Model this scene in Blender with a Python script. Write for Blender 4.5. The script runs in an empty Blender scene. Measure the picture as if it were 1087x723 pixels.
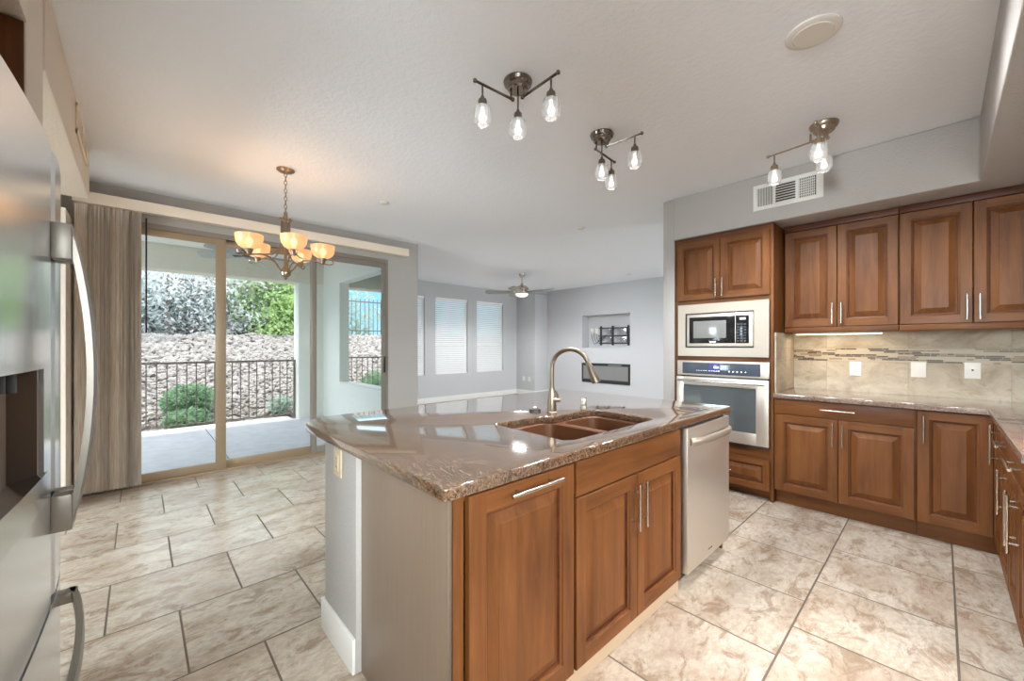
import bpy, bmesh, math, random
from mathutils import Vector, Matrix, noise
random.seed(7)
C = bpy.context.scene.collection
PI = math.pi
SC = bpy.context.scene

# ------------------------------------------------------------------ camera
F_PX, W_PX, H_PX = 424.7, 1087.0, 723.0
CAM_Z = 1.285
YAW = math.atan((998.7 - 543.5) / F_PX)
cam = bpy.data.cameras.new('camera')
cam.sensor_width = 36.0
cam.lens = 36.0 * F_PX / W_PX
cam.shift_y = (366.7 - H_PX / 2) / W_PX
cam.clip_start = 0.02
camo = bpy.data.objects.new('camera', cam)
C.objects.link(camo)
camo.location = (0, 0, CAM_Z)
camo.rotation_euler = (PI / 2, 0, YAW)
SC.camera = camo

# ------------------------------------------------------------------ light and exposure
SC.view_settings.view_transform = 'Standard'
SC.view_settings.look = 'None'
SC.view_settings.exposure = 0.84
SC.view_settings.gamma = 1.0
SC.view_settings.use_curve_mapping = False
SC.cycles.max_bounces = 10
SC.cycles.diffuse_bounces = 6
SC.cycles.glossy_bounces = 4
SC.cycles.transmission_bounces = 6
SC.cycles.transparent_max_bounces = 16
SC.cycles.sample_clamp_indirect = 6.0
SC.cycles.caustics_reflective = False
SC.cycles.caustics_refractive = False
SC.cycles.use_denoising = True

world = bpy.data.worlds.new('sky')
SC.world = world
world.use_nodes = True
wn = world.node_tree.nodes
wl = world.node_tree.links
tcw = wn.new('ShaderNodeTexCoord')
spw = wn.new('ShaderNodeSeparateXYZ')
rmp = wn.new('ShaderNodeValToRGB')
wl.new(tcw.outputs['Generated'], spw.inputs[0])
wl.new(spw.outputs['Z'], rmp.inputs['Fac'])
for el, (p, c) in zip([rmp.color_ramp.elements[0], rmp.color_ramp.elements[1], rmp.color_ramp.elements.new(0.13), rmp.color_ramp.elements.new(0.32)],
                      ((0.0, (0.27, 0.50, 0.62)), (1.0, (1.2, 1.3, 1.45)), (0.13, (0.21, 0.46, 0.62)), (0.32, (1.8, 2.0, 2.2)))):
    el.position = p
    el.color = (*c, 1)
wn['Background'].inputs['Strength'].default_value = 1.15
wl.new(rmp.outputs[0], wn['Background'].inputs['Color'])

def lamp(name, kind, loc, power, color=(1, 1, 1), size=None, size_y=None, direction=None, parent=None):
    l = bpy.data.lights.new(name, kind)
    l.energy = power
    l.color = color
    if kind == 'AREA':
        l.shape = 'RECTANGLE'
        l.size = size
        l.size_y = size_y or size
    elif kind == 'POINT' or kind == 'SPOT':
        l.shadow_soft_size = size or 0.03
    o = bpy.data.objects.new(name, l)
    C.objects.link(o)
    o.location = loc
    if direction:
        o.rotation_euler = Vector(direction).to_track_quat('-Z', 'Y').to_euler()
    if parent:
        o.parent = parent
    return o

SUN = lamp('sun', 'SUN', (-6, -6, 10), 2.0, (1.0, 0.95, 0.87), direction=(0.15, 0.30, -1.0))
SUN.data.angle = math.radians(0.6)
# fill lamps added out of view to brighten the rooms, most behind added windows
lamp('hall_fill', 'AREA', (0.2, -6.0, 2.1), 1000, (0.95, 0.98, 1.0), 3.0, 2.4, (0, 1, -0.15))  # added fill for the back cabinets and ceiling
lamp('kitchen_fill', 'AREA', (2.3, -1.4, 2.0), 420, (0.95, 0.98, 1.0), 2.6, 2.2, (-1, 0.45, -0.2))  # added fill for the island front
lamp('side_room_fill', 'AREA', (-3.2, -4.6, 1.3), 230, (0.86, 0.94, 1.0), 2.6, 2.0, (0, 1, 0.05))  # added fill for the floor and ceiling near the patio door
rl = lamp('right_counter_fill', 'AREA', (0.77, 1.75, 1.40), 11, (1.0, 0.97, 0.93), 2.4, 0.05, (-0.75, 0, -0.66))  # unseen strip added to brighten the island doors and aisle
rl.rotation_euler = (0, math.atan2(0.75, 0.66), 0)
rl.data.size, rl.data.size_y = 0.05, 2.4
rl.data.spread = math.radians(75)
lamp('living_fill', 'AREA', (3.0, 6.2, 1.9), 200, (0.95, 0.97, 1.0), 3.4, 2.4, (-1, 0, -0.15))  # added fill for the living room

# ------------------------------------------------------------------ materials
def mat(name, color=(0.8, 0.8, 0.8), rough=0.5, metal=0.0, spec=0.5, emit=None, estr=0.0, coat=0.0):
    m = bpy.data.materials.new(name)
    m.use_nodes = True
    b = m.node_tree.nodes['Principled BSDF']
    b.inputs['Base Color'].default_value = (*color, 1)
    b.inputs['Roughness'].default_value = rough
    b.inputs['Metallic'].default_value = metal
    b.inputs['Specular IOR Level'].default_value = spec
    b.inputs['Coat Weight'].default_value = coat
    if emit:
        b.inputs['Emission Color'].default_value = (*emit, 1)
        b.inputs['Emission Strength'].default_value = estr
    return m

def srgb(r, g, b):
    f = lambda c: (c / 255 / 12.92) if c / 255 <= 0.04045 else ((c / 255 + 0.055) / 1.055) ** 2.4
    return (f(r), f(g), f(b))

class NT:
    """small helper round a material's node tree"""
    def __init__(self, m):
        self.t = m.node_tree
        self.n = self.t.nodes
        self.b = self.n['Principled BSDF']
    def new(self, kind, **kw):
        x = self.n.new(kind)
        for k, v in kw.items():
            setattr(x, k, v)
        return x
    def link(self, a, b):
        self.t.links.new(a, b)
    def coords(self, scale=(1, 1, 1), rnd=True, rot=(0, 0, 0), loc=(0, 0, 0)):
        tc = self.new('ShaderNodeTexCoord')
        mp = self.new('ShaderNodeMapping')
        mp.inputs['Scale'].default_value = scale
        mp.inputs['Rotation'].default_value = rot
        mp.inputs['Location'].default_value = loc
        if rnd:
            oi = self.new('ShaderNodeObjectInfo')
            ad = self.new('ShaderNodeVectorMath', operation='MULTIPLY_ADD')
            self.link(oi.outputs['Random'], ad.inputs[0])
            ad.inputs[1].default_value = (13.1, 7.7, 9.3)
            self.link(tc.outputs['Object'], ad.inputs[2])
            self.link(ad.outputs[0], mp.inputs['Vector'])
        else:
            self.link(tc.outputs['Object'], mp.inputs['Vector'])
        return mp.outputs[0]
    def noise(self, vec, scale, detail=4, rough=0.55, dist=0.0):
        x = self.new('ShaderNodeTexNoise')
        x.inputs['Scale'].default_value = scale
        x.inputs['Detail'].default_value = detail
        x.inputs['Roughness'].default_value = rough
        x.inputs['Distortion'].default_value = dist
        self.link(vec, x.inputs['Vector'])
        return x
    def ramp(self, fac, stops):
        r = self.new('ShaderNodeValToRGB')
        e = r.color_ramp.elements
        while len(e) < len(stops):
            e.new(0.5)
        for el, (p, c) in zip(e, stops):
            el.position = p
            el.color = (*c, 1)
        self.link(fac, r.inputs['Fac'])
        return r.outputs['Color']
    def mix(self, fac, a, b, blend='MIX'):
        x = self.new('ShaderNodeMix', data_type='RGBA', blend_type=blend)
        for s, v in ((x.inputs['Factor'], fac), (x.inputs['A'], a), (x.inputs['B'], b)):
            if isinstance(v, (int, float)):
                s.default_value = v
            elif isinstance(v, tuple):
                s.default_value = (*v, 1)
            else:
                self.link(v, s)
        return x.outputs['Result']
    def math(self, op, a, b=None):
        x = self.new('ShaderNodeMath', operation=op)
        for s, v in ((x.inputs[0], a), (x.inputs[1], b)):
            if v is None:
                continue
            if isinstance(v, (int, float)):
                s.default_value = v
            else:
                self.link(v, s)
        return x.outputs[0]
    def bump(self, h, strength, dist=0.01):
        x = self.new('ShaderNodeBump')
        x.inputs['Strength'].default_value = strength
        x.inputs['Distance'].default_value = dist
        self.link(h, x.inputs['Height'])
        self.link(x.outputs[0], self.b.inputs['Normal'])
    def color(self, c):
        self.link(c, self.b.inputs['Base Color'])

def plaster(name, color, scale=60, strength=0.25, rough=0.7):
    m = mat(name, color, rough, spec=0.3)
    n = NT(m)
    v = n.coords(rnd=False)
    x = n.noise(v, scale, 3, 0.6)
    n.bump(n.ramp(x.outputs['Fac'], [(0.42, (0, 0, 0)), (0.62, (1, 1, 1))]), strength, 0.004)
    return m

M = {}
M['wall'] = plaster('wall_paint', srgb(176, 172, 168), 70, 0.25)
M['wall_brightened'] = plaster('brightened_wall_paint', srgb(222, 210, 196), 70, 0.2)  # same wall paint, lightened and warmed in place of missing light
M['wall_cool'] = plaster('living_wall_paint', srgb(190, 191, 193), 70, 0.2)
M['ceiling'] = plaster('ceiling_texture', srgb(242, 247, 254), 38, 0.2, 0.85)
M['white_trim'] = mat('white_trim_paint', srgb(226, 224, 220), 0.45)
M['stucco'] = plaster('pale_stucco', srgb(238, 238, 230), 40, 0.6, 0.9)
M['stucco_beam'] = plaster('tan_stucco', srgb(222, 218, 202), 40, 0.6, 0.9)

def wood(name, axis, dark=srgb(80, 46, 21), mid=srgb(108, 66, 33), light=srgb(126, 80, 42)):
    m = mat(name, mid, 0.46, spec=0.2, coat=0.03)
    m.node_tree.nodes['Principled BSDF'].inputs['Coat Roughness'].default_value = 0.2
    n = NT(m)
    s = [14, 14, 14]
    s[axis] = 1.1
    v = n.coords(tuple(s))
    a = n.noise(v, 1.6, 6, 0.62, 0.6)
    s2 = [3.2, 3.2, 3.2]
    s2[axis] = 1.3
    b = n.noise(n.coords(tuple(s2)), 1.4, 3, 0.5)
    s3 = [160, 160, 160]
    s3[axis] = 7
    f = n.noise(n.coords(tuple(s3)), 1.0, 2, 0.5)
    t = n.math('ADD', n.math('MULTIPLY', a.outputs['Fac'], 0.55), n.math('MULTIPLY', b.outputs['Fac'], 0.45))
    col = n.ramp(t, [(0.34, dark), (0.5, mid), (0.66, light)])
    col = n.mix(n.math('MULTIPLY', f.outputs['Fac'], 0.4), col, dark)
    n.color(col)
    return m
M['wood_v'] = wood('cherry_wood_upright_grain', 2)
M['wood_h'] = wood('cherry_wood_level_grain', 0)
M['wood_d'] = wood('cherry_wood_dark', 0, srgb(58, 30, 18), srgb(88, 48, 28), srgb(104, 60, 36))
M['cab_inside'] = mat('cabinet_interior', srgb(60, 38, 24), 0.6)
WOODS = [M['wood_v'], M['wood_h'], M['wood_d']]

M['steel'] = mat('brushed_stainless', srgb(212, 203, 191), 0.36, 0.78)
M['steel_smooth'] = mat('smooth_stainless', srgb(214, 214, 214), 0.16, 1.0)
M['fridge'] = mat('refrigerator_steel', srgb(222, 222, 222), 0.2, 0.92)
M['fridge_handle'] = mat('handle_steel', srgb(136, 130, 122), 0.38, 0.88)
M['dispenser'] = mat('dispenser_brown_plastic', srgb(92, 78, 66), 0.4)
M['steel_trim'] = mat('microwave_trim_steel', srgb(172, 161, 148), 0.42, 0.7)
M['steel_dark'] = mat('dark_grey_metal', srgb(70, 72, 76), 0.35, 0.8)
M['nickel'] = mat('satin_nickel', srgb(196, 186, 174), 0.24, 1.0)
M['nickel_dark'] = mat('polished_dark_nickel', srgb(128, 120, 112), 0.2, 1.0)
M['nickel_warm'] = mat('warm_satin_nickel', srgb(176, 162, 142), 0.28, 1.0)
M['faucet'] = mat('brushed_nickel_faucet', srgb(158, 144, 130), 0.28, 1.0)
M['bronze'] = mat('brushed_bronze', srgb(160, 143, 124), 0.28, 1.0)
M['black_gloss'] = mat('black_gloss', (0.012, 0.012, 0.013), 0.08)
M['black'] = mat('black_matt', (0.015, 0.015, 0.015), 0.5)
M['dark_glass'] = mat('oven_reflection_glass', srgb(120, 130, 134), 0.07, 0.55, spec=1.0, coat=1.0)  # grey-teal base colour stands in for a bright reflection
M['grey_glass'] = mat('grey_screen_glass', srgb(128, 128, 126), 0.12)
M['panel_glass'] = mat('control_glass', srgb(72, 80, 92), 0.1)
M['plastic_white'] = mat('white_plastic', srgb(224, 221, 214), 0.35)
M['plastic_beige'] = mat('almond_plastic', srgb(206, 190, 160), 0.4)
M['copper_sink'] = mat('brown_composite_sink', srgb(104, 66, 42), 0.38, 0.15)
M['sink_rim'] = mat('brown_sink_rim', srgb(150, 112, 78), 0.32, 0.3)
M['bronze_frame'] = mat('tan_aluminium_frame', srgb(160, 140, 114), 0.4, 0.35)
M['grey_frame'] = mat('grey_aluminium_frame', srgb(142, 134, 124), 0.4, 0.35)
M['iron'] = mat('brown_iron', srgb(126, 112, 106), 0.55, 0.2)
M['valance'] = mat('woodlook_valance', srgb(236, 222, 204), 0.5)
M['taupe_panel'] = mat('taupe_laminate_panel', srgb(150, 132, 118), 0.33, spec=0.5)
n = NT(M['taupe_panel'])
x = n.noise(n.coords((60, 60, 2)), 1.2, 2)
n.color(n.ramp(x.outputs['Fac'], [(0.3, srgb(132, 113, 97)), (0.7, srgb(137, 118, 102))]))

# vane fabric: pale taupe with fine vertical threads
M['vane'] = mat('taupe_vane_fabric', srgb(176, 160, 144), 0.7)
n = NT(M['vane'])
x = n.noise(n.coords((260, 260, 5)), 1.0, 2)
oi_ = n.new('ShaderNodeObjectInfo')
n.color(n.mix(1.0, n.ramp(x.outputs['Fac'], [(0.35, srgb(214, 199, 183)), (0.65, srgb(250, 241, 230))]), n.math('ADD', n.math('MULTIPLY', oi_.outputs['Random'], 0.34), 0.68), 'MULTIPLY'))  # random tone per vane stands in for missing shading between vanes

def glass_mat(name, tint=(0.96, 0.985, 0.98), gloss=1.0):
    m = bpy.data.materials.new(name)
    m.use_nodes = True
    t = m.node_tree
    for q in list(t.nodes):
        if q.type != 'OUTPUT_MATERIAL':
            t.nodes.remove(q)
    o = t.nodes['Material Output']
    tr = t.nodes.new('ShaderNodeBsdfTransparent')
    tr.inputs['Color'].default_value = (*tint, 1)
    g = t.nodes.new('ShaderNodeBsdfGlossy')
    g.inputs['Roughness'].default_value = 0.02
    fr = t.nodes.new('ShaderNodeFresnel')
    fr.inputs['IOR'].default_value = 1.35
    ml = t.nodes.new('ShaderNodeMath')
    ml.operation = 'MULTIPLY'
    ml.inputs[1].default_value = gloss
    mx = t.nodes.new('ShaderNodeMixShader')
    t.links.new(fr.outputs[0], ml.inputs[0])
    t.links.new(ml.outputs[0], mx.inputs[0])
    t.links.new(tr.outputs[0], mx.inputs[1])
    t.links.new(g.outputs[0], mx.inputs[2])
    t.links.new(mx.outputs[0], o.inputs[0])
    return m
M['glass'] = glass_mat('window_glass')

def shade_mat(name, color, emit, estr, transp=0.35):
    m = bpy.data.materials.new(name)
    m.use_nodes = True
    t = m.node_tree
    b = t.nodes['Principled BSDF']
    b.inputs['Base Color'].default_value = (*color, 1)
    b.inputs['Roughness'].default_value = 0.25
    b.inputs['Emission Color'].default_value = (*emit, 1)
    b.inputs['Emission Strength'].default_value = estr
    tr = t.nodes.new('ShaderNodeBsdfTransparent')
    mx = t.nodes.new('ShaderNodeMixShader')
    mx.inputs[0].default_value = transp
    t.links.new(b.outputs[0], mx.inputs[1])
    t.links.new(tr.outputs[0], mx.inputs[2])
    t.links.new(mx.outputs[0], t.nodes['Material Output'].inputs[0])
    return m
M['clear_shade'] = shade_mat('lit_clear_glass_shade', srgb(200, 200, 200), (1, 0.97, 0.92), 0.05, 0.52)
M['amber_shade'] = shade_mat('lit_alabaster_shade', srgb(226, 178, 126), (1.0, 0.58, 0.28), 0.26, 0.22)
M['bulb'] = mat('lit_bulb', (1, 1, 1), 0.4, emit=(1.0, 0.95, 0.88), estr=2.2)
M['bulb_warm'] = mat('lit_warm_bulb', (1, 1, 1), 0.4, emit=(1.0, 0.78, 0.5), estr=6)
M['fan_glass'] = mat('frosted_fan_glass', srgb(240, 232, 220), 0.4, emit=(1, 0.92, 0.8), estr=0.5)
M['lcd'] = mat('oven_lcd', srgb(30, 30, 60), 0.15, emit=(0.12, 0.12, 0.4), estr=0.5)
M['lcd_text'] = mat('oven_lcd_marks', (1, 1, 1), 0.4, emit=(0.75, 0.8, 1.0), estr=1.2)
M['blind_slat'] = mat('white_blind_slat', srgb(240, 240, 240), 0.5)

# floor tile: running bond of 0.5137 x 0.511 squares
def tile_floor():
    m = mat('travertine_floor_tile', srgb(196, 178, 156), 0.3, spec=0.5)
    n = NT(m)
    tc = n.new('ShaderNodeTexCoord')
    sp = n.new('ShaderNodeSeparateXYZ')
    n.link(tc.outputs['Object'], sp.inputs[0])
    PX, PY = 0.5137, 0.511
    u = n.math('DIVIDE', n.math('ADD', sp.outputs['X'], 0.465), PX)
    row = n.math('FLOOR', u)
    fu = n.math('SUBTRACT', u, row)
    par = n.math('MULTIPLY', n.math('FLOORED_MODULO', row, 2.0), 0.5)
    v = n.math('ADD', n.math('DIVIDE', n.math('SUBTRACT', sp.outputs['Y'], 0.145), PY), par)
    colm = n.math('FLOOR', v)
    fv = n.math('SUBTRACT', v, colm)
    du = n.math('MULTIPLY', n.math('MINIMUM', fu, n.math('SUBTRACT', 1.0, fu)), PX)
    dv = n.math('MULTIPLY', n.math('MINIMUM', fv, n.math('SUBTRACT', 1.0, fv)), PY)
    d = n.math('MINIMUM', du, dv)
    mr = n.new('ShaderNodeMapRange', interpolation_type='SMOOTHSTEP')
    n.link(d, mr.inputs['Value'])
    mr.inputs['From Min'].default_value = 0.0032
    mr.inputs['From Max'].default_value = 0.0056
    tile = mr.outputs[0]
    cb = n.new('ShaderNodeCombineXYZ')
    n.link(row, cb.inputs[0])
    n.link(colm, cb.inputs[1])
    wn_ = n.new('ShaderNodeTexWhiteNoise', noise_dimensions='3D')
    n.link(cb.outputs[0], wn_.inputs['Vector'])
    off = n.new('ShaderNodeVectorMath', operation='MULTIPLY_ADD')
    n.link(wn_.outputs['Color'], off.inputs[0])
    off.inputs[1].default_value = (9, 9, 9)
    n.link(tc.outputs['Object'], off.inputs[2])
    mp = n.new('ShaderNodeMapping')
    mp.inputs['Rotation'].default_value = (0, 0, 0.45)
    mp.inputs['Scale'].default_value = (1.9, 1.0, 1)
    n.link(off.outputs[0], mp.inputs['Vector'])
    a = n.noise(mp.outputs[0], 2.3, 6, 0.6, 0.5)
    b = n.noise(mp.outputs[0], 6.0, 9, 0.74, 0.9)
    c_ = n.noise(mp.outputs[0], 26, 6, 0.7, 0.4)
    base = n.ramp(a.outputs['Fac'], [(0.30, srgb(166, 147, 129)), (0.47, srgb(188, 174, 158)), (0.66, srgb(203, 192, 178))])
    veins = n.ramp(b.outputs['Fac'], [(0.40, (1, 1, 1)), (0.49, (0, 0, 0))])
    grit = n.ramp(c_.outputs['Fac'], [(0.42, (1, 1, 1)), (0.56, (0, 0, 0))])
    base = n.mix(n.math('MULTIPLY', veins, 0.6), base, srgb(132, 107, 86))
    base = n.mix(n.math('MULTIPLY', grit, 0.26), base, srgb(128, 102, 80))
    tone = n.math('ADD', n.math('MULTIPLY', wn_.outputs['Value'], 0.14), 0.9)
    base = n.mix(1.0, base, tone, 'MULTIPLY')
    n.color(n.mix(tile, srgb(100, 87, 75), base))
    n.link(n.math('ADD', n.math('MULTIPLY', n.math('SUBTRACT', 1.0, tile), 0.45), n.math('ADD', n.math('MULTIPLY', b.outputs['Fac'], 0.16), 0.16)), n.b.inputs['Roughness'])
    n.bump(n.math('ADD', tile, n.math('MULTIPLY', b.outputs['Fac'], 0.35)), 0.35, 0.004)
    return m
M['tile'] = tile_floor()

# backsplash: same stone, 0.508 m joints, on an X-Z face
def splash_mat():
    m = mat('travertine_wall_tile', srgb(206, 194, 174), 0.6)
    n = NT(m)
    tc = n.new('ShaderNodeTexCoord')
    sp = n.new('ShaderNodeSeparateXYZ')
    n.link(tc.outputs['Object'], sp.inputs[0])
    s = n.math('ADD', sp.outputs['X'], sp.outputs['Y'])
    u = n.math('DIVIDE', n.math('SUBTRACT', s, 4.39 - 0.683), 0.507)
    colm = n.math('FLOOR', u)
    fu = n.math('SUBTRACT', u, colm)
    du = n.math('MULTIPLY', n.math('MINIMUM', fu, n.math('SUBTRACT', 1.0, fu)), 0.507)
    z = sp.outputs['Z']
    d1 = n.math('ABSOLUTE', n.math('SUBTRACT', z, 1.152))
    d2 = n.math('ABSOLUTE', n.math('SUBTRACT', z, 1.262))
    d = n.math('MINIMUM', du, n.math('MINIMUM', d1, d2))
    tile = n.math('GREATER_THAN', d, 0.0022)
    vec = n.new('ShaderNodeCombineXYZ')
    n.link(s, vec.inputs[0])
    n.link(n.math('MULTIPLY', z, 1.4), vec.inputs[1])
    n.link(n.math('MULTIPLY', colm, 5.3), vec.inputs[2])
    a = n.noise(vec.outputs[0], 3.2, 8, 0.65, 1.0)
    b = n.noise(vec.outputs[0], 8.0, 8, 0.7, 1.6)
    base = n.ramp(a.outputs['Fac'], [(0.3, srgb(150, 134, 112)), (0.5, srgb(178, 166, 147)), (0.68, srgb(194, 184, 168))])
    veins = n.ramp(b.outputs['Fac'], [(0.34, (1, 1, 1)), (0.44, (0, 0, 0)), (0.56, (0, 0, 0)), (0.62, (0.5, 0.5, 0.5))])
    base = n.mix(n.math('MULTIPLY', veins, 0.5), base, srgb(138, 116, 92))
    n.color(n.mix(tile, srgb(160, 148, 130), base))
    n.bump(tile, 0.3, 0.003)
    return m
M['splash'] = splash_mat()
def mosaic(name, c):
    return mat(name, c, 0.42)
M['mosaic_dark'] = mosaic('dark_brown_glass_strip', srgb(76, 60, 42))
M['mosaic_mid'] = mosaic('tan_stone_strip', srgb(138, 116, 86))
M['mosaic_pale'] = mosaic('pale_stone_strip', srgb(182, 168, 146))

def granite(name, c_dark, c_mid, c_light, c_gold, vein=1.0):
    m = mat(name, c_mid, 0.12, spec=0.8, coat=0.8)
    m.node_tree.nodes['Principled BSDF'].inputs['Coat Roughness'].default_value = 0.02
    m.node_tree.nodes['Principled BSDF'].inputs['Coat IOR'].default_value = 1.7
    n = NT(m)
    v = n.coords(rnd=False, rot=(0, 0, 0.5))
    v2 = n.coords((1.6, 4.5, 3), rnd=False, rot=(0, 0, 0.75))
    w = n.noise(v2, 2.2, 9, 0.7, 1.4)
    v3 = n.coords((6.0, 24, 18), rnd=False, rot=(0, 0, 0.75))
    w3 = n.noise(v3, 2.6, 8, 0.75, 1.8)
    s = n.noise(v, 95, 3, 0.75)
    s2 = n.noise(v, 240, 2, 0.7)
    base = n.ramp(w.outputs['Fac'], [(0.32, c_dark), (0.43, c_mid), (0.52, c_gold), (0.58, c_mid), (0.70, c_light)])
    st = n.ramp(w3.outputs['Fac'], [(0.36, c_dark), (0.47, c_mid), (0.54, c_gold), (0.64, c_light)])
    base = n.mix(0.55, base, st)
    sp = n.ramp(s.outputs['Fac'], [(0.40, (1, 1, 1)), (0.48, (0, 0, 0))])
    base = n.mix(n.math('MULTIPLY', sp, 0.75), base, c_dark)
    sp2 = n.ramp(s2.outputs['Fac'], [(0.56, (0, 0, 0)), (0.64, (1, 1, 1))])
    base = n.mix(n.math('MULTIPLY', sp2, 0.5), base, c_light)
    n.color(base)
    return m
M['granite'] = granite('brown_swirled_granite', srgb(34, 26, 22), srgb(80, 59, 46), srgb(164, 143, 124), srgb(122, 90, 62))
M['granite_back'] = granite('speckled_brown_granite', srgb(50, 42, 42), srgb(112, 94, 88), srgb(176, 160, 150), srgb(128, 104, 88))

# outdoor
M['concrete'] = mat('patio_concrete', srgb(176, 180, 190), 0.8)
n = NT(M['concrete'])
x = n.noise(n.coords(rnd=False), 6, 6, 0.6)
n.color(n.ramp(x.outputs['Fac'], [(0.3, srgb(186, 186, 194)), (0.7, srgb(204, 204, 211))]))
M['toe_tile'] = mat('toe_kick_tile', srgb(178, 158, 134), 0.5)
M['curb'] = mat('pale_concrete_curb', srgb(214, 210, 202), 0.85)
M['soil'] = mat('gravel_soil', srgb(168, 152, 140), 0.95)
n = NT(M['soil'])
x = n.noise(n.coords(rnd=False), 9, 6, 0.7)
n.color(n.ramp(x.outputs['Fac'], [(0.3, srgb(84, 75, 70)), (0.7, srgb(140, 129, 121))]))
M['rock'] = mat('pale_rock', srgb(200, 186, 176), 0.9)
n = NT(M['rock'])
x = n.noise(n.coords(rnd=False), 3.5, 3, 0.6)
y = n.noise(n.coords(rnd=False), 11, 4, 0.8)
n.color(n.mix(n.math('MULTIPLY', y.outputs['Fac'], 0.75), n.ramp(x.outputs['Fac'], [(0.3, srgb(106, 98, 95)), (0.7, srgb(160, 150, 144))]), srgb(196, 189, 186)))
def leaf(name, c0, c1):
    m = mat(name, c0, 0.6)
    n = NT(m)
    x = n.noise(n.coords(), 5.0, 4, 0.7)
    col = n.ramp(x.outputs['Fac'], [(0.35, c0), (0.65, c1)])
    n.color(col)
    tl = n.new('ShaderNodeBsdfTranslucent')
    n.link(col, tl.inputs['Color'])
    mx = n.new('ShaderNodeMixShader')
    mx.inputs[0].default_value = 0.5
    n.link(n.b.outputs[0], mx.inputs[1])
    n.link(tl.outputs[0], mx.inputs[2])
    n.link(mx.outputs[0], n.n['Material Output'].inputs[0])
    return m
M['leaf_green'] = leaf('bright_green_leaf', srgb(160, 192, 120), srgb(204, 224, 164))
M['leaf_grey'] = leaf('silvery_leaf', srgb(222, 226, 226), srgb(248, 248, 250))
M['leaf_pale'] = leaf('pale_sage_leaf', srgb(196, 210, 190), srgb(234, 240, 228))
M['leaf_dark'] = leaf('blue_green_leaf', srgb(160, 184, 172), srgb(206, 220, 206))
M['leaf_shrub'] = leaf('shrub_leaf', srgb(110, 150, 116), srgb(168, 196, 160))
M['bark'] = mat('grey_bark', srgb(132, 122, 116), 0.9)
M['hill'] = mat('hazy_blue_hill', srgb(128, 150, 182), 1.0)

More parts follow.
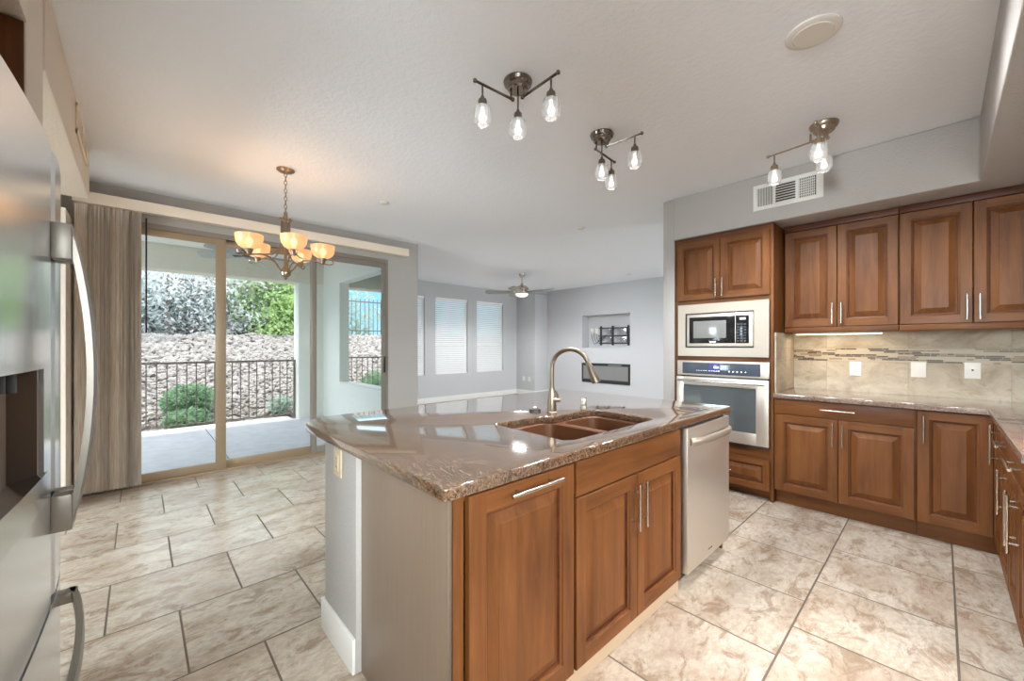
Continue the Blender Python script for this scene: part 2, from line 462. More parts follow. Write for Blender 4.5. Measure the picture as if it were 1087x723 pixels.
# ------------------------------------------------------------------ mesh helpers
class MB:
    def __init__(self):
        self.v = []; self.f = []; self.m = []
    def add(self, verts, faces, mi=0):
        o = len(self.v)
        self.v += [tuple(p) for p in verts]
        for f in faces:
            self.f.append(tuple(i + o for i in f)); self.m.append(mi)
        return self
    def quad(self, a, b, c, d, mi=0):
        return self.add([a, b, c, d], [(0, 1, 2, 3)], mi)
    def box(self, x0, y0, z0, x1, y1, z1, bev=0.0, mi=0):
        x0, x1 = min(x0, x1), max(x0, x1); y0, y1 = min(y0, y1), max(y0, y1); z0, z1 = min(z0, z1), max(z0, z1)
        if bev <= 0:
            v = [(x, y, z) for z in (z0, z1) for y in (y0, y1) for x in (x0, x1)]
            return self.add(v, [(0, 2, 3, 1), (4, 5, 7, 6), (0, 1, 5, 4), (2, 6, 7, 3), (0, 4, 6, 2), (1, 3, 7, 5)], mi)
        bm = bmesh.new()
        bmesh.ops.create_cube(bm, size=1.0)
        for p in bm.verts:
            p.co = ((x0 + x1) / 2 + p.co.x * (x1 - x0), (y0 + y1) / 2 + p.co.y * (y1 - y0), (z0 + z1) / 2 + p.co.z * (z1 - z0))
        bev = min(bev, 0.45 * min(x1 - x0, y1 - y0, z1 - z0))
        bmesh.ops.bevel(bm, geom=bm.edges[:], offset=bev, segments=2, affect='EDGES', profile=0.6)
        self.from_bm(bm, mi)
        return self
    def from_bm(self, bm, mi=0):
        bm.verts.index_update()
        self.add([p.co[:] for p in bm.verts], [tuple(q.index for q in f.verts) for f in bm.faces], mi)
        bm.free()
    def lathe(self, prof, c=(0, 0, 0), seg=24, mi=0, axis=2, close=False):
        """prof: list of (radius, height)"""
        vs = []; n = len(prof)
        for r, h in prof:
            for k in range(seg):
                a = 2 * PI * k / seg
                p = [r * math.cos(a), r * math.sin(a), h]
                if axis == 0: p = [p[2], p[0], p[1]]
                if axis == 1: p = [p[1], p[2], p[0]]
                vs.append((p[0] + c[0], p[1] + c[1], p[2] + c[2]))
        fs = []
        for i in range(n - 1):
            for k in range(seg):
                k2 = (k + 1) % seg
                fs.append((i * seg + k, i * seg + k2, (i + 1) * seg + k2, (i + 1) * seg + k))
        if prof[0][0] > 1e-5 and close: fs.append(tuple(reversed(range(seg))))
        if prof[-1][0] > 1e-5 and close: fs.append(tuple(range((n - 1) * seg, n * seg)))
        return self.add(vs, fs, mi)
    def cyl(self, p0, p1, r, seg=12, mi=0, r2=None):
        return self.tube([p0, p1], [r, r if r2 is None else r2], seg, mi)
    def tube(self, pts, r, seg=10, mi=0, sx=1.0):
        pts = [Vector(p) for p in pts]
        rs = r if isinstance(r, (list, tuple)) else [r] * len(pts)
        vs = []; up = None
        for i, p in enumerate(pts):
            d = (pts[min(i + 1, len(pts) - 1)] - pts[max(i - 1, 0)]).normalized()
            if up is None:
                up = Vector((0, 0, 1)) if abs(d.z) < 0.9 else Vector((1, 0, 0))
            s = d.cross(up).normalized(); up = s.cross(d).normalized()
            for k in range(seg):
                a = 2 * PI * k / seg
                vs.append(p + (s * math.cos(a) * sx + up * math.sin(a)) * rs[i])
        fs = []
        for i in range(len(pts) - 1):
            for k in range(seg):
                k2 = (k + 1) % seg
                fs.append((i * seg + k, i * seg + k2, (i + 1) * seg + k2, (i + 1) * seg + k))
        fs.append(tuple(reversed(range(seg)))); fs.append(tuple(range((len(pts) - 1) * seg, len(pts) * seg)))
        return self.add(vs, fs, mi)
    def prism(self, poly, z0, z1, mi=0, bev=0.0, holes=()):
        """vertical extrusion of a polygon (counter-clockwise), optional holes"""
        bm = bmesh.new()
        loops = []
        for loop in [poly] + list(holes):
            vs = [bm.verts.new((x, y, z1)) for x, y in loop]
            es = [bm.edges.new((vs[i], vs[(i + 1) % len(vs)])) for i in range(len(vs))]
            loops.append((vs, es))
        bmesh.ops.triangle_fill(bm, use_beauty=True, use_dissolve=True, edges=[e for _, es in loops for e in es])
        top = bm.faces[:]
        for f in top:
            f.normal_update()
            if f.normal.z < 0: f.normal_flip()
        dup = bmesh.ops.duplicate(bm, geom=top)
        mp = {k: v for k, v in dup['vert_map'].items()}
        for f in [g for g in dup['geom'] if isinstance(g, bmesh.types.BMFace)]:
            f.normal_flip()
        for vs, _ in loops:
            for q in vs: mp[q].co.z = z0
        for li, (vs, _) in enumerate(loops):
            k = len(vs)
            for i in range(k):
                a, b = vs[i], vs[(i + 1) % k]
                bm.faces.new((a, mp[a], mp[b], b))
        bmesh.ops.recalc_face_normals(bm, faces=bm.faces[:])
        if bev > 0:
            es = [e for e in bm.edges if len(e.link_faces) == 2 and e.calc_face_angle(0) > 0.9]
            bmesh.ops.bevel(bm, geom=es, offset=bev, segments=3, affect='EDGES', profile=0.55)
        self.from_bm(bm, mi)
        return self
    def build(self, name, mats, parent=None, loc=(0, 0, 0), rot=None, angle=35):
        me = bpy.data.meshes.new(name)
        me.from_pydata(self.v, [], self.f)
        for m in (mats if isinstance(mats, (list, tuple)) else [mats]):
            me.materials.append(m)
        me.polygons.foreach_set('material_index', self.m)
        me.polygons.foreach_set('use_smooth', [True] * len(self.f))
        me.update()
        me.set_sharp_from_angle(angle=math.radians(angle))
        o = bpy.data.objects.new(name, me)
        C.objects.link(o)
        o.location = loc
        if rot is not None: o.rotation_euler = rot
        if parent is not None: o.parent = parent
        return o

def thing(name, label, cat, loc=(0, 0, 0), rz=0.0, group=None):
    o = bpy.data.objects.new(name, None)
    o.empty_display_size = 0.1
    C.objects.link(o)
    o.location = loc
    o.rotation_euler = (0, 0, rz)
    return tag(o, label, cat, group)
def tag(o, label, cat, group=None):
    o['label'] = label
    o['category'] = cat
    if group: o['group'] = group
    return o
def struct(o):
    o['kind'] = 'structure'
    return o

# ------------------------------------------------------------------ setting: room shell
CEIL = 2.70
struct(MB().prism([(-5.10, -4.0), (1.0, -4.0), (1.0, 8.0), (-7.85, 8.0), (-7.85, 3.62), (-5.10, 2.42)], -0.12, 0.0).build('floor', M['tile']))
struct(MB().prism([(-5.10, -4.0), (1.0, -4.0), (1.0, 8.0), (-7.85, 8.0), (-7.85, 3.70), (-5.10, 2.50)], CEIL, CEIL + 0.12).build('ceiling', M['ceiling']))

# wall_left with the patio door opening (y -0.30 .. 2.42, z 0 .. 2.44)
mb = MB()
mb.box(-5.12, -1.1, 0, -5.0, -0.30, CEIL)
mb.box(-5.12, -0.30, 2.42, -5.0, 2.42, CEIL)
mb.prism([(-5.12, 2.42), (-5.0, 2.42), (-5.0, 2.85), (-5.02, 2.87), (-5.12, 2.87)], 0, CEIL)
struct(mb.build('wall_left', M['wall']))
# angled living room wall that runs back from the corner to the window wall
mb = MB()
mb.prism([(-5.13, 2.58), (-5.10, 2.74), (-7.75, 3.92), (-7.85, 3.92), (-7.85, 3.76)], 0, CEIL)
struct(mb.build('wall_center_left', M['wall_cool']))
# wall_living: three window openings in the plane x = -7.75
WINS = [(3.98, 4.607), (4.875, 5.775), (6.048, 6.913)]
WZ0, WZ1 = 0.62, 2.375
mb = MB()
ys = [3.92] + [q for w in WINS for q in w] + [7.95]
for i in range(0, len(ys), 2):
    mb.box(-7.87, ys[i], 0, -7.75, ys[i + 1], CEIL)
for a, b in WINS:
    mb.box(-7.87, a, 0, -7.75, b, WZ0)
    mb.box(-7.87, a, WZ1, -7.75, b, CEIL)
struct(mb.build('wall_far_left', M['wall_cool']))
# wall_television: niche for the television and recess for the fireplace
TY = 7.87
mb = MB()
nx0, nx1 = -5.938, -4.64
mb.box(-7.75, TY, 0, nx0, TY + 0.35, CEIL)
mb.box(nx1, TY, 0, 1.0, TY + 0.35, CEIL)
mb.box(nx0, TY, 2.0, nx1, TY + 0.35, CEIL)
mb.box(nx0, TY, 0.87, nx1, TY + 0.35, 1.225)
mb.box(nx0, TY, 0, nx1, TY + 0.35, 0.405)
mb.box(nx0, TY + 0.27, 0.405, nx1, TY + 0.35, 2.0)
struct(mb.build('wall_far', M['wall_cool']))
struct(MB().box(-7.75, 7.4, 0, -7.068, TY, CEIL, 0.012).build('corner_column', M['wall_cool']))
mb = MB()
mb.box(-7.75, 3.93, 0, -7.735, 7.4, 0.12, 0.004)
struct(mb.build('baseboard_far_left', M['white_trim']))
mb = MB()
mb.box(-7.735, 7.385, 0, -7.055, 7.4, 0.12, 0.004)
mb.box(-7.068, 7.385, 0, -7.053, TY, 0.12, 0.004)
mb.box(-7.053, TY - 0.015, 0, 0.9, TY, 0.12, 0.004)
struct(mb.build('baseboard_far', M['white_trim']))

# wall_back behind the kitchen cabinets, with the end stub beside the oven tower and the soffit over it
mb = MB()
mb.box(-1.872, 4.40, 0, 0.97, 4.52, CEIL, 0.015)
struct(mb.build('wall_back', M['wall']))
struct(MB().box(-1.872, 3.786, 0, -1.753, 4.40, CEIL, 0.015).build('wall_back_left', M['wall']))
mb = MB()
mb.prism([(-1.760, 3.786), (0.165, 3.786), (0.165, -0.3), (0.846, -0.3), (0.846, 4.41), (-1.760, 4.41)], 2.297, CEIL, 0, 0.012)
struct(mb.build('ceiling_back', M['wall']))
def wall_with_fill_window(name, axis, c0, c1, a0, a1, w0, w1, z0, z1, m, num):  # unseen windows added to let the fill lamps in
    """wall between c0 and c1 on one axis, a0..a1 on the other, with an added framed glass window w0..w1, z0..z1"""
    def bx(b, p0, q0, p1, q1, za, zb):
        if axis == 0: b.box(p0, q0, za, p1, q1, zb)
        else: b.box(q0, p0, za, q1, p1, zb)
        return b
    b = MB()
    bx(b, c0, a0, c1, w0, 0, CEIL); bx(b, c0, w1, c1, a1, 0, CEIL); bx(b, c0, w0, c1, w1, 0, z0); bx(b, c0, w0, c1, w1, z1, CEIL)
    struct(b.build(name, m))
    wo = bpy.data.objects.new('window_%d' % num, None); C.objects.link(wo); struct(wo)
    cm = (c0 + c1) / 2
    b = MB()
    for q0, q1, za, zb in ((w0, w0 + 0.04, z0, z1), (w1 - 0.04, w1, z0, z1), (w0 + 0.04, w1 - 0.04, z0, z0 + 0.04), (w0 + 0.04, w1 - 0.04, z1 - 0.04, z1), ((w0 + w1) / 2 - 0.02, (w0 + w1) / 2 + 0.02, z0 + 0.04, z1 - 0.04)):
        bx(b, cm - 0.02, q0, cm + 0.02, q1, za, zb)
    b.build('window_frame', M['white_trim'], wo)
    bx(MB(), cm - 0.003, w0 + 0.03, cm + 0.003, w1 - 0.03, z0 + 0.03, z1 - 0.03).build('glass', M['glass'], wo)
wall_with_fill_window('wall_right', 0, 0.846, 0.97, -4.0, 4.42, -1.75, -0.10, 0.95, 2.2, M['wall'], 4)
wall_with_fill_window('wall_far_right', 0, 0.97, 1.09, 4.42, 8.0, 5.0, 7.4, 0.45, 2.45, M['wall_cool'], 5)
struct(MB().box(-5.12, -4.0, 0, -5.0, -1.1, CEIL).build('wall_left_rear', M['wall']))
wall_with_fill_window('wall_rear_left', 1, -4.12, -4.0, -5.12, -0.56, -4.4, -2.0, 0.4, 2.4, M['wall'], 7)
wall_with_fill_window('wall_rear', 1, -4.12, -4.0, -0.56, 0.97, -0.35, 0.75, 1.15, 2.5, M['wall'], 6)
# wall_front: behind the refrigerator, with a pier, the niche head and the long soffit
mb = MB()
mb.box(-5.12, -1.12, 2.345, -2.36, -1.0, CEIL); mb.box(-5.0, -1.12, 0, -4.60, -0.412, 2.346); mb.box(-2.36, -1.12, 0, -0.55, -1.0, CEIL)  # includes a corner block added to shade the wall beside the blind
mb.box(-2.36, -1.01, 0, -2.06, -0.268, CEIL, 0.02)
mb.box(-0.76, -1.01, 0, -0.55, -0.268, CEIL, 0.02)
struct(mb.build('wall_front', M['wall_brightened']))
mb = MB()
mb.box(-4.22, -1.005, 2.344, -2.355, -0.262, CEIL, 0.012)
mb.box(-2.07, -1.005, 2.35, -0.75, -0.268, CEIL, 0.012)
struct(mb.build('ceiling_front', M['wall_brightened']))
tag(MB().box(-2.059, -0.98, 0.0, -2.044, -0.275, 2.344, 0.001).build('side_panel', M['wood_v']), 'dark wooden panel lining the wall niche above the refrigerator', 'cabinet panel')
struct(MB().box(-0.56, -4.0, 0, -0.44, -1.0, CEIL).build('wall_front_right', M['wall']))

# backsplash
struct(MB().box(-0.926, 4.388, 0.90, 0.846, 4.40, 1.44).box(0.834, 2.0, 0.90, 0.846, 4.388, 1.44).box(-0.9297, 3.806, 0.9005, -0.917, 4.388, 1.389).build('trim_1', M['splash']))

# ------------------------------------------------------------------ cabinet parts
def handle(parent, x, z, y, L, vertical=True, name='handle'):
    """bar pull centred at (x, z) on a face at y, standing out towards -y"""
    b = MB()
    r, st = 0.0058, 0.032
    if vertical:
        b.cyl((x, y - st, z - L / 2), (x, y - st, z + L / 2), r)
        for s in (-1, 1):
            b.cyl((x, y + 0.001, z + s * L * 0.32), (x, y - st, z + s * L * 0.32), 0.0045, 8)
    else:
        b.cyl((x - L / 2, y - st, z), (x + L / 2, y - st, z), r)
        for s in (-1, 1):
            b.cyl((x + s * L * 0.32, y + 0.001, z), (x + s * L * 0.32, y - st, z), 0.0045, 8)
    return b.build(name, M['nickel'], parent)

def raised_panel(x0, z0, w, h, yf=0.0, t=0.022, fw=0.056):
    """raised panel front whose back lies at yf and whose face is at yf - t"""
    b = MB()
    def ring(i, d):
        y = yf - t + d
        return [(x0 + i, y, z0 + i), (x0 + w - i, y, z0 + i), (x0 + w - i, y, z0 + h - i), (x0 + i, y, z0 + h - i)]
    def band(r0, r1, mi=None):
        for k in range(4):
            k2 = (k + 1) % 4
            b.quad(r0[k], r0[k2], r1[k2], r1[k], (1 if k in (0, 2) else 0) if mi is None else mi)
    outer = ring(0, t); e1 = ring(0, 0.003); e2 = ring(0.003, 0)
    b.add(list(reversed(outer)), [(0, 1, 2, 3)], 0)
    band(outer, e1); band(e1, e2)
    y = yf - t; i = 0.003
    b.quad((x0 + i, y, z0 + i), (x0 + fw, y, z0 + i), (x0 + fw, y, z0 + h - i), (x0 + i, y, z0 + h - i), 0)
    b.quad((x0 + w - fw, y, z0 + i), (x0 + w - i, y, z0 + i), (x0 + w - i, y, z0 + h - i), (x0 + w - fw, y, z0 + h - i), 0)
    b.quad((x0 + fw, y, z0 + i), (x0 + w - fw, y, z0 + i), (x0 + w - fw, y, z0 + fw), (x0 + fw, y, z0 + fw), 1)
    b.quad((x0 + fw, y, z0 + h - fw), (x0 + w - fw, y, z0 + h - fw), (x0 + w - fw, y, z0 + h - i), (x0 + fw, y, z0 + h - i), 1)
    rings = [ring(fw, 0), ring(fw + 0.003, 0.006), ring(fw + 0.010, 0.0085), ring(fw + 0.013, 0.0165), ring(fw + 0.018, 0.0165), ring(fw + 0.050, 0.004), ring(fw + 0.052, 0.002)]
    for q, (r0, r1) in enumerate(zip(rings, rings[1:])):
        band(r0, r1, 2 if q in (2, 3) else 0)  # groove bands take the darker wood
    b.add(rings[-1], [(0, 1, 2, 3)], 0)
    return b

def slab_front(x0, z0, w, h, yf=0.0, t=0.02):
    return MB().box(x0, yf - t, z0, x0 + w, yf, z0 + h, 0.004, 1)

def carcass(parent, x0, x1, z0, z1, depth, toe=0.0, frame=True, back=True, shelf=(), toe_d=0.075, toe_mat=None):
    """open cabinet box: sides, floor, top, back, with a face frame at y 0 .. 0.02"""
    b = MB()
    t = 0.018
    b.box(x0, 0.02, z0 + toe, x0 + t, depth, z1); b.box(x1 - t, 0.02, z0 + toe, x1, depth, z1)
    b.box(x0 + t, 0.02, z0 + toe, x1 - t, depth, z0 + toe + t, 0, 1)
    b.box(x0 + t, 0.02, z1 - t, x1 - t, depth, z1, 0, 1)
    if back: b.box(x0 + t, depth - 0.01, z0 + toe + t, x1 - t, depth, z1 - t)
    for s in shelf: b.box(x0 + t, 0.02, s - t, x1 - t, depth - 0.01, s, 0, 1)
    return b

def face_frame(b, x0, x1, z0, z1, sl, sr, rails):
    b.box(x0, 0, z0, x0 + sl, 0.02, z1, 0.001, 0)
    b.box(x1 - sr, 0, z0, x1, 0.02, z1, 0.001, 0)
    for a, c in rails:
        b.box(x0 + sl, 0.0004, a, x1 - sr, 0.02, c, 0, 1)

# ------------------------------------------------------------------ oven tower (local x along the wall, faces -y)
TX0, TX1, FY = -1.752, -0.930, 3.786
t = thing('oven_cabinet', 'tall wooden oven cabinet housing the microwave and wall oven', 'cabinet', (TX0, FY, 0))
w = TX1 - TX0
b = MB()
b.box(0, 0.02, 0.0, 0.018, 0.61, 2.29); b.box(w - 0.018, 0.02, 0.0, w, 0.61, 2.29)
for z in (0.08, 0.425, 1.176, 1.688, 2.29):
    b.box(0.018, 0.02, z - 0.018, w - 0.018, 0.60, z, 0, 1)
b.box(0.018, 0.592, 0.08, w - 0.018, 0.61, 2.27)
b.box(0.018, 0.075, 0.0, w - 0.018, 0.09, 0.062, 0, 1)
b.box(0, 0, 0, 0.030, 0.02, 2.29, 0.001); b.box(w - 0.024, -0.002, 0, w, 0.02, 2.29, 0.001)
for a, c in ((0.062, 0.088), (0.335, 0.441), (1.140, 1.190), (1.660, 1.705), (2.235, 2.29)):
    b.box(0.030, 0.0004, a, w - 0.024, 0.02, c, 0, 1)
b.build('carcass', WOODS, t)
d = raised_panel(0.033, 1.702, 0.381, 0.536, 0, 0.02, 0.05).build('door', WOODS, t)
handle(d, 0.388, 1.80, -0.02, 0.16)
d = raised_panel(0.417, 1.702, 0.381, 0.536, 0, 0.02, 0.05).build('door', WOODS, t)
handle(d, 0.443, 1.80, -0.02, 0.16)
d = raised_panel(0.033, 0.086, 0.765, 0.252, 0, 0.02, 0.045).build('drawer', WOODS, t)
handle(d, 0.416, 0.212, -0.02, 0.20, False)
# molding strip on top
MB().box(0, -0.004, 2.272, w, 0.0, 2.29, 0.0, 0).build('top_molding', M['wood_d'], t)

# ------------------------------------------------------------------ microwave with trim kit
t = thing('microwave', 'built-in stainless microwave in a wide trim frame above the wall oven', 'microwave', (TX0 + 0.039, FY, 1.186))
W_, H_ = 0.755, 0.478
b = MB()
ix0, ix1, iz0, iz1 = 0.070, 0.645, 0.078, 0.395
y0, y1 = -0.018, -0.001
for x0, z0, x1, z1 in ((0, 0, ix0, H_), (ix1, 0, W_, H_), (ix0, 0, ix1, iz0), (ix0, iz1, ix1, H_)):
    b.box(x0, y0, z0, x1, y1, z1, 0.0)
b.box(ix0 - 0.004, y1 - 0.004, iz0 - 0.004, ix1 + 0.004, y1, iz1 + 0.004, 0, 1)
b.build('trim_frame', [M['steel_trim'], M['black']], t)
b = MB().box(0.02, 0.03, 0.012, W_ - 0.03, 0.45, H_ - 0.05, 0.004)
b.build('oven_body', M['steel_dark'], t)
b = MB()
fx0, fx1, fz0, fz1 = ix0 + 0.016, ix1 - 0.006, iz0 + 0.012, iz1 - 0.012
b.box(fx0, -0.022, fz0, fx1, -0.006, fz1, 0.004)
d = b.build('door', M['steel'], t)
MB().box(fx0 + 0.024, -0.0255, fz0 + 0.028, fx0 + 0.415, -0.0215, fz1 - 0.026, 0.0015).build('door_glass', M['black_gloss'], d)
MB().box(fx0 + 0.062, -0.027, fz0 + 0.075, fx0 + 0.345, -0.025, fz1 - 0.062, 0.001).build('window', M['grey_glass'], d)
b = MB()
bx = fx0 + 0.205
for k in range(9):
    b.box(bx + k * 0.0058, -0.0262, fz0 + 0.038, bx + k * 0.0058 + 0.0042, -0.0255, fz0 + 0.038 + (0.009 if k in (0, 3, 8) else 0.006))
b.build('maker_badge', M['steel_smooth'], d)
cp = MB().box(fx0 + 0.420, -0.0255, fz0 + 0.028, fx1 - 0.030, -0.0215, fz1 - 0.026, 0.0015).build('control_panel', M['black_gloss'], t)
b = MB()
for i in range(7):
    for j in range(3):
        b.box(fx0 + 0.430 + j * 0.027, -0.0268, fz0 + 0.04 + i * 0.024, fx0 + 0.449 + j * 0.027, -0.0254, fz0 + 0.053 + i * 0.024)
b.build('button', M['steel_dark'], cp)
MB().box(fx0 + 0.452, -0.0268, fz1 - 0.064, fx0 + 0.500, -0.0254, fz1 - 0.046).build('display', M['plastic_white'], cp)

# ------------------------------------------------------------------ wall oven
t = thing('wall_oven', 'stainless built-in wall oven with glass door below the microwave', 'oven', (TX0 + 0.036, FY, 0.436))
W_, H_ = 0.760, 0.708
MB().box(0.02, 0.03, 0.012, W_ - 0.03, 0.52, H_ - 0.03, 0.004).build('oven_body', M['steel_dark'], t)
MB().box(0, -0.024, 0.572, W_, -0.001, H_, 0.003).build('control_frame', M['steel'], t)
cp = MB().box(0.050, -0.0285, 0.588, W_ - 0.062, -0.0235, H_ - 0.016, 0.002).build('control_panel', M['panel_glass'], t)
MB().box(0.288, -0.030, 0.614, 0.385, -0.028, H_ - 0.024, 0.001).build('display', M['lcd'], cp)
b = MB()
for x in (0.335, 0.346, 0.357, 0.368):
    b.box(x, -0.0308, 0.645, x + 0.006, -0.0299, 0.661)
b.build('display_digits', M['lcd_text'], cp)
for k in range(5):
    MB().box(0.292 + 0.019 * k, -0.0312, 0.618, 0.302 + 0.019 * k, -0.0301, 0.622).build('touch_mark', M['steel_smooth'], cp)
    MB().box(0.181 + 0.02 * k, -0.0295, 0.617, 0.188 + 0.02 * k, -0.0284, 0.624).build('touch_mark', M['steel_smooth'], cp)
    MB().box(0.455 + 0.032 * k, -0.0295, 0.617, 0.463 + 0.032 * k, -0.0284, 0.624).build('touch_mark', M['steel_smooth'], cp)
b = MB()
b.box(0, -0.040, 0.014, 0.066, -0.002, 0.560, 0.003); b.box(W_ - 0.092, -0.040, 0.014, W_, -0.002, 0.560, 0.003)
b.box(0.066, -0.040, 0.014, W_ - 0.092, -0.002, 0.112, 0.003); b.box(0.066, -0.040, 0.485, W_ - 0.092, -0.002, 0.560, 0.003)
d = b.build('door', M['steel'], t)
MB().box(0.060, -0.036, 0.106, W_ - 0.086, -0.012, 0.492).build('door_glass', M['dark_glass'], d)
b = MB()
b.tube([(0.02, -0.080, 0.528), (W_ - 0.02, -0.080, 0.528)], 0.012, 12)
for x in (0.05, W_ - 0.05): b.box(x - 0.012, -0.080, 0.519, x + 0.012, -0.0395, 0.537, 0.003)
b.build('handle', M['steel_smooth'], d)
MB().box(0.0, -0.036, 0.0, W_, -0.002, 0.011, 0.002).build('vent_strip', M['black'], t)

# ------------------------------------------------------------------ upper cabinets
UY = 4.065
def upper(x0, x1, lab):
    t = thing('upper_cabinet', lab, 'cabinet', (x0, UY, 0), 0, 'upper cabinets over the back counter')
    w = x1 - x0
    b = carcass(t, 0, w, 1.405, 2.275, 0.322, shelf=(1.72, 2.0))
    face_frame(b, 0, w, 1.405, 2.275, 0.014, 0.014, [(1.405, 1.445), (2.235, 2.275)])
    b.build('carcass', WOODS, t)
    hw = w / 2 - 0.006
    d = raised_panel(0.004, 1.437, hw, 0.803).build('door', WOODS, t)
    handle(d, 0.004 + hw - 0.026, 1.54, -0.02, 0.165)
    d = raised_panel(w / 2 + 0.002, 1.437, hw, 0.803).build('door', WOODS, t)
    handle(d, w / 2 + 0.028, 1.54, -0.02, 0.165)
    MB().box(0, -0.024, 2.243, w, 0.02, 2.293, 0.004, 0).build('crown_strip', M['wood_d'], t)
    MB().box(0, -0.022, 1.392, w, 0.012, 1.434, 0.005, 0).build('light_rail', M['wood_h'], t)
def under_light(x0, x1):
    t = thing('under_cabinet_light', 'slim light bar under the upper cabinet next to the oven cabinet', 'light', ((x0 + x1) / 2, UY + 0.10, 1.3915))
    w = (x1 - x0) / 2
    MB().box(-w, -0.02, -0.014, w, 0.02, -0.0005, 0.003).build('housing', M['white_trim'], t)
    MB().box(-w + 0.01, -0.014, -0.0165, w - 0.01, 0.014, -0.0142).build('diffuser', M['bulb_warm'], t)
    lamp('bar_light', 'AREA', (0, 0, -0.02), 1.0, (1.0, 0.80, 0.56), 2 * w - 0.05, 0.03, (0, 0.35, -1), parent=t)
under_light(-0.86, -0.30)
upper(-0.914, -0.208, 'wooden two-door upper cabinet next to the oven cabinet')
upper(-0.206, 0.500, 'wooden two-door upper cabinet farther from the oven cabinet, over the cable jack')

# ------------------------------------------------------------------ base cabinets on the back wall
t = thing('base_cabinet', 'wooden base cabinet with one wide drawer over two doors', 'cabinet', (-0.926, FY + 0.004, 0))
w = 0.814
b = carcass(t, 0, w, 0, 0.862, 0.59, 0.115)
face_frame(b, 0, w, 0.115, 0.862, 0.022, 0.02, [(0.115, 0.135), (0.715, 0.75), (0.845, 0.862)])
b.box(0, 0.065, 0.0, w, 0.085, 0.116, 0, 1)
b.build('carcass', WOODS, t)
d = slab_front(0.012, 0.738, w - 0.018, 0.118).build('drawer', WOODS, t)
handle(d, w / 2, 0.800, -0.02, 0.20, False)
d = raised_panel(0.012, 0.122, w / 2 - 0.012, 0.610).build('door', WOODS, t)
handle(d, w / 2 - 0.028, 0.625, -0.02, 0.18)
d = raised_panel(w / 2 + 0.003, 0.122, w / 2 - 0.010, 0.610).build('door', WOODS, t)
handle(d, w / 2 + 0.030, 0.625, -0.02, 0.18)

t = thing('base_cabinet', 'wooden single-door base cabinet in the corner of the back counter', 'cabinet', (-0.110, FY + 0.004, 0))
w = 0.330
b = carcass(t, 0, w, 0, 0.862, 0.59, 0.115)
face_frame(b, 0, w, 0.115, 0.862, 0.014, 0.012, [(0.115, 0.135), (0.845, 0.862)])
b.box(0, 0.065, 0.0, w + 0.09, 0.085, 0.116, 0, 1)
b.build('carcass', WOODS, t)
d = raised_panel(0.003, 0.122, w - 0.006, 0.734).build('door', WOODS, t)
handle(d, 0.034, 0.735, -0.02, 0.18)

# right-hand run, faces -x: local x runs towards the camera
def right_unit(y_far, w, lab, kind):
    t = thing('base_cabinet', lab, 'cabinet', (0.239, y_far, 0), -PI / 2)
    b = carcass(t, 0, w, 0, 0.862, 0.585, 0.115)
    face_frame(b, 0, w, 0.115, 0.862, 0.014, 0.014, [(0.115, 0.135), (0.845, 0.862)])
    b.box(0, 0.065, 0.0, w, 0.085, 0.116, 0, 1)
    b.build('carcass', WOODS, t)
    if kind == 0:
        d = raised_panel(0.006, 0.122, w - 0.01, 0.734).build('door', WOODS, t)
        handle(d, w - 0.045, 0.730, -0.02, 0.22)
    elif kind == 1:
        d = slab_front(0.004, 0.714, w - 0.008, 0.142).build('drawer', WOODS, t)
        handle(d, w / 2, 0.782, -0.02, 0.20, False)
        d = raised_panel(0.004, 0.122, w - 0.008, 0.586).build('door', WOODS, t)
        handle(d, w - 0.05, 0.575, -0.02, 0.22)
    else:
        d = slab_front(0.004, 0.714, w - 0.008, 0.142).build('drawer', WOODS, t)
        handle(d, w / 2, 0.782, -0.02, 0.22, False)
        d = raised_panel(0.004, 0.122, w / 2 - 0.006, 0.586).build('door', WOODS, t)
        handle(d, w / 2 - 0.045, 0.545, -0.02, 0.24)
        d = raised_panel(w / 2 + 0.002, 0.122, w / 2 - 0.006, 0.586).build('door', WOODS, t)
        handle(d, w / 2 + 0.045, 0.545, -0.02, 0.24)
right_unit(3.765, 0.340, 'narrow wooden base cabinet facing the island in the inside corner of the counter', 0)
right_unit(3.425, 0.435, 'wooden base cabinet with a drawer over a single door, facing the island', 1)
right_unit(2.990, 0.640, 'wooden base cabinet with a drawer over paired doors, facing the island', 2)

# L-shaped back countertop
b = MB()
b.prism([(-0.926, 3.748), (0.196, 3.748), (0.196, 2.30), (0.834, 2.30), (0.834, 4.388), (-0.926, 4.388)], 0.862, 0.90, 0, 0.005)
tag(b.build('granite_countertop', M['granite_back']), 'L-shaped speckled granite countertop below the tile backsplash', 'countertop')

# mosaic accent strip laid in the backsplash
ms = thing('mosaic_strip', 'strip of thin glass and stone mosaic across the tile backsplash', 'tile accent', (-0.926, 4.388, 1.152))
bb = MB().box(0.0, -0.0022, 0.0, 1.758, -0.0003, 0.108)
rnd = random.Random(3)
rows = 9
rh = 0.108 / rows
for r in range(rows):
    x = -rnd.random() * 0.05
    while x < 1.75:
        L = rnd.choice((0.035, 0.05, 0.07, 0.09))
        edge = abs(r - (rows - 1) / 2) / ((rows - 1) / 2)
        band = math.sin(x * 9.0 + r * 1.25) + 0.5 * math.sin(x * 21 + r)
        k = 2
        if band > 0.0 + 0.5 * edge:
            k = 0 if rnd.random() < 0.72 else 1
        elif rnd.random() < 0.12:
            k = 1
        x1 = min(x + L, 1.758)
        if x1 - max(x, 0) > 0.01:
            bb.box(max(x, 0.001) + 0.0012, -0.004, r * rh + 0.0014, x1 - 0.0012, -0.0012, (r + 1) * rh - 0.0004, 0, 2 - k)
        x = x1 + 0.0005
bb.build('mosaic_tile', [M['mosaic_pale'], M['mosaic_mid'], M['mosaic_dark']], ms)

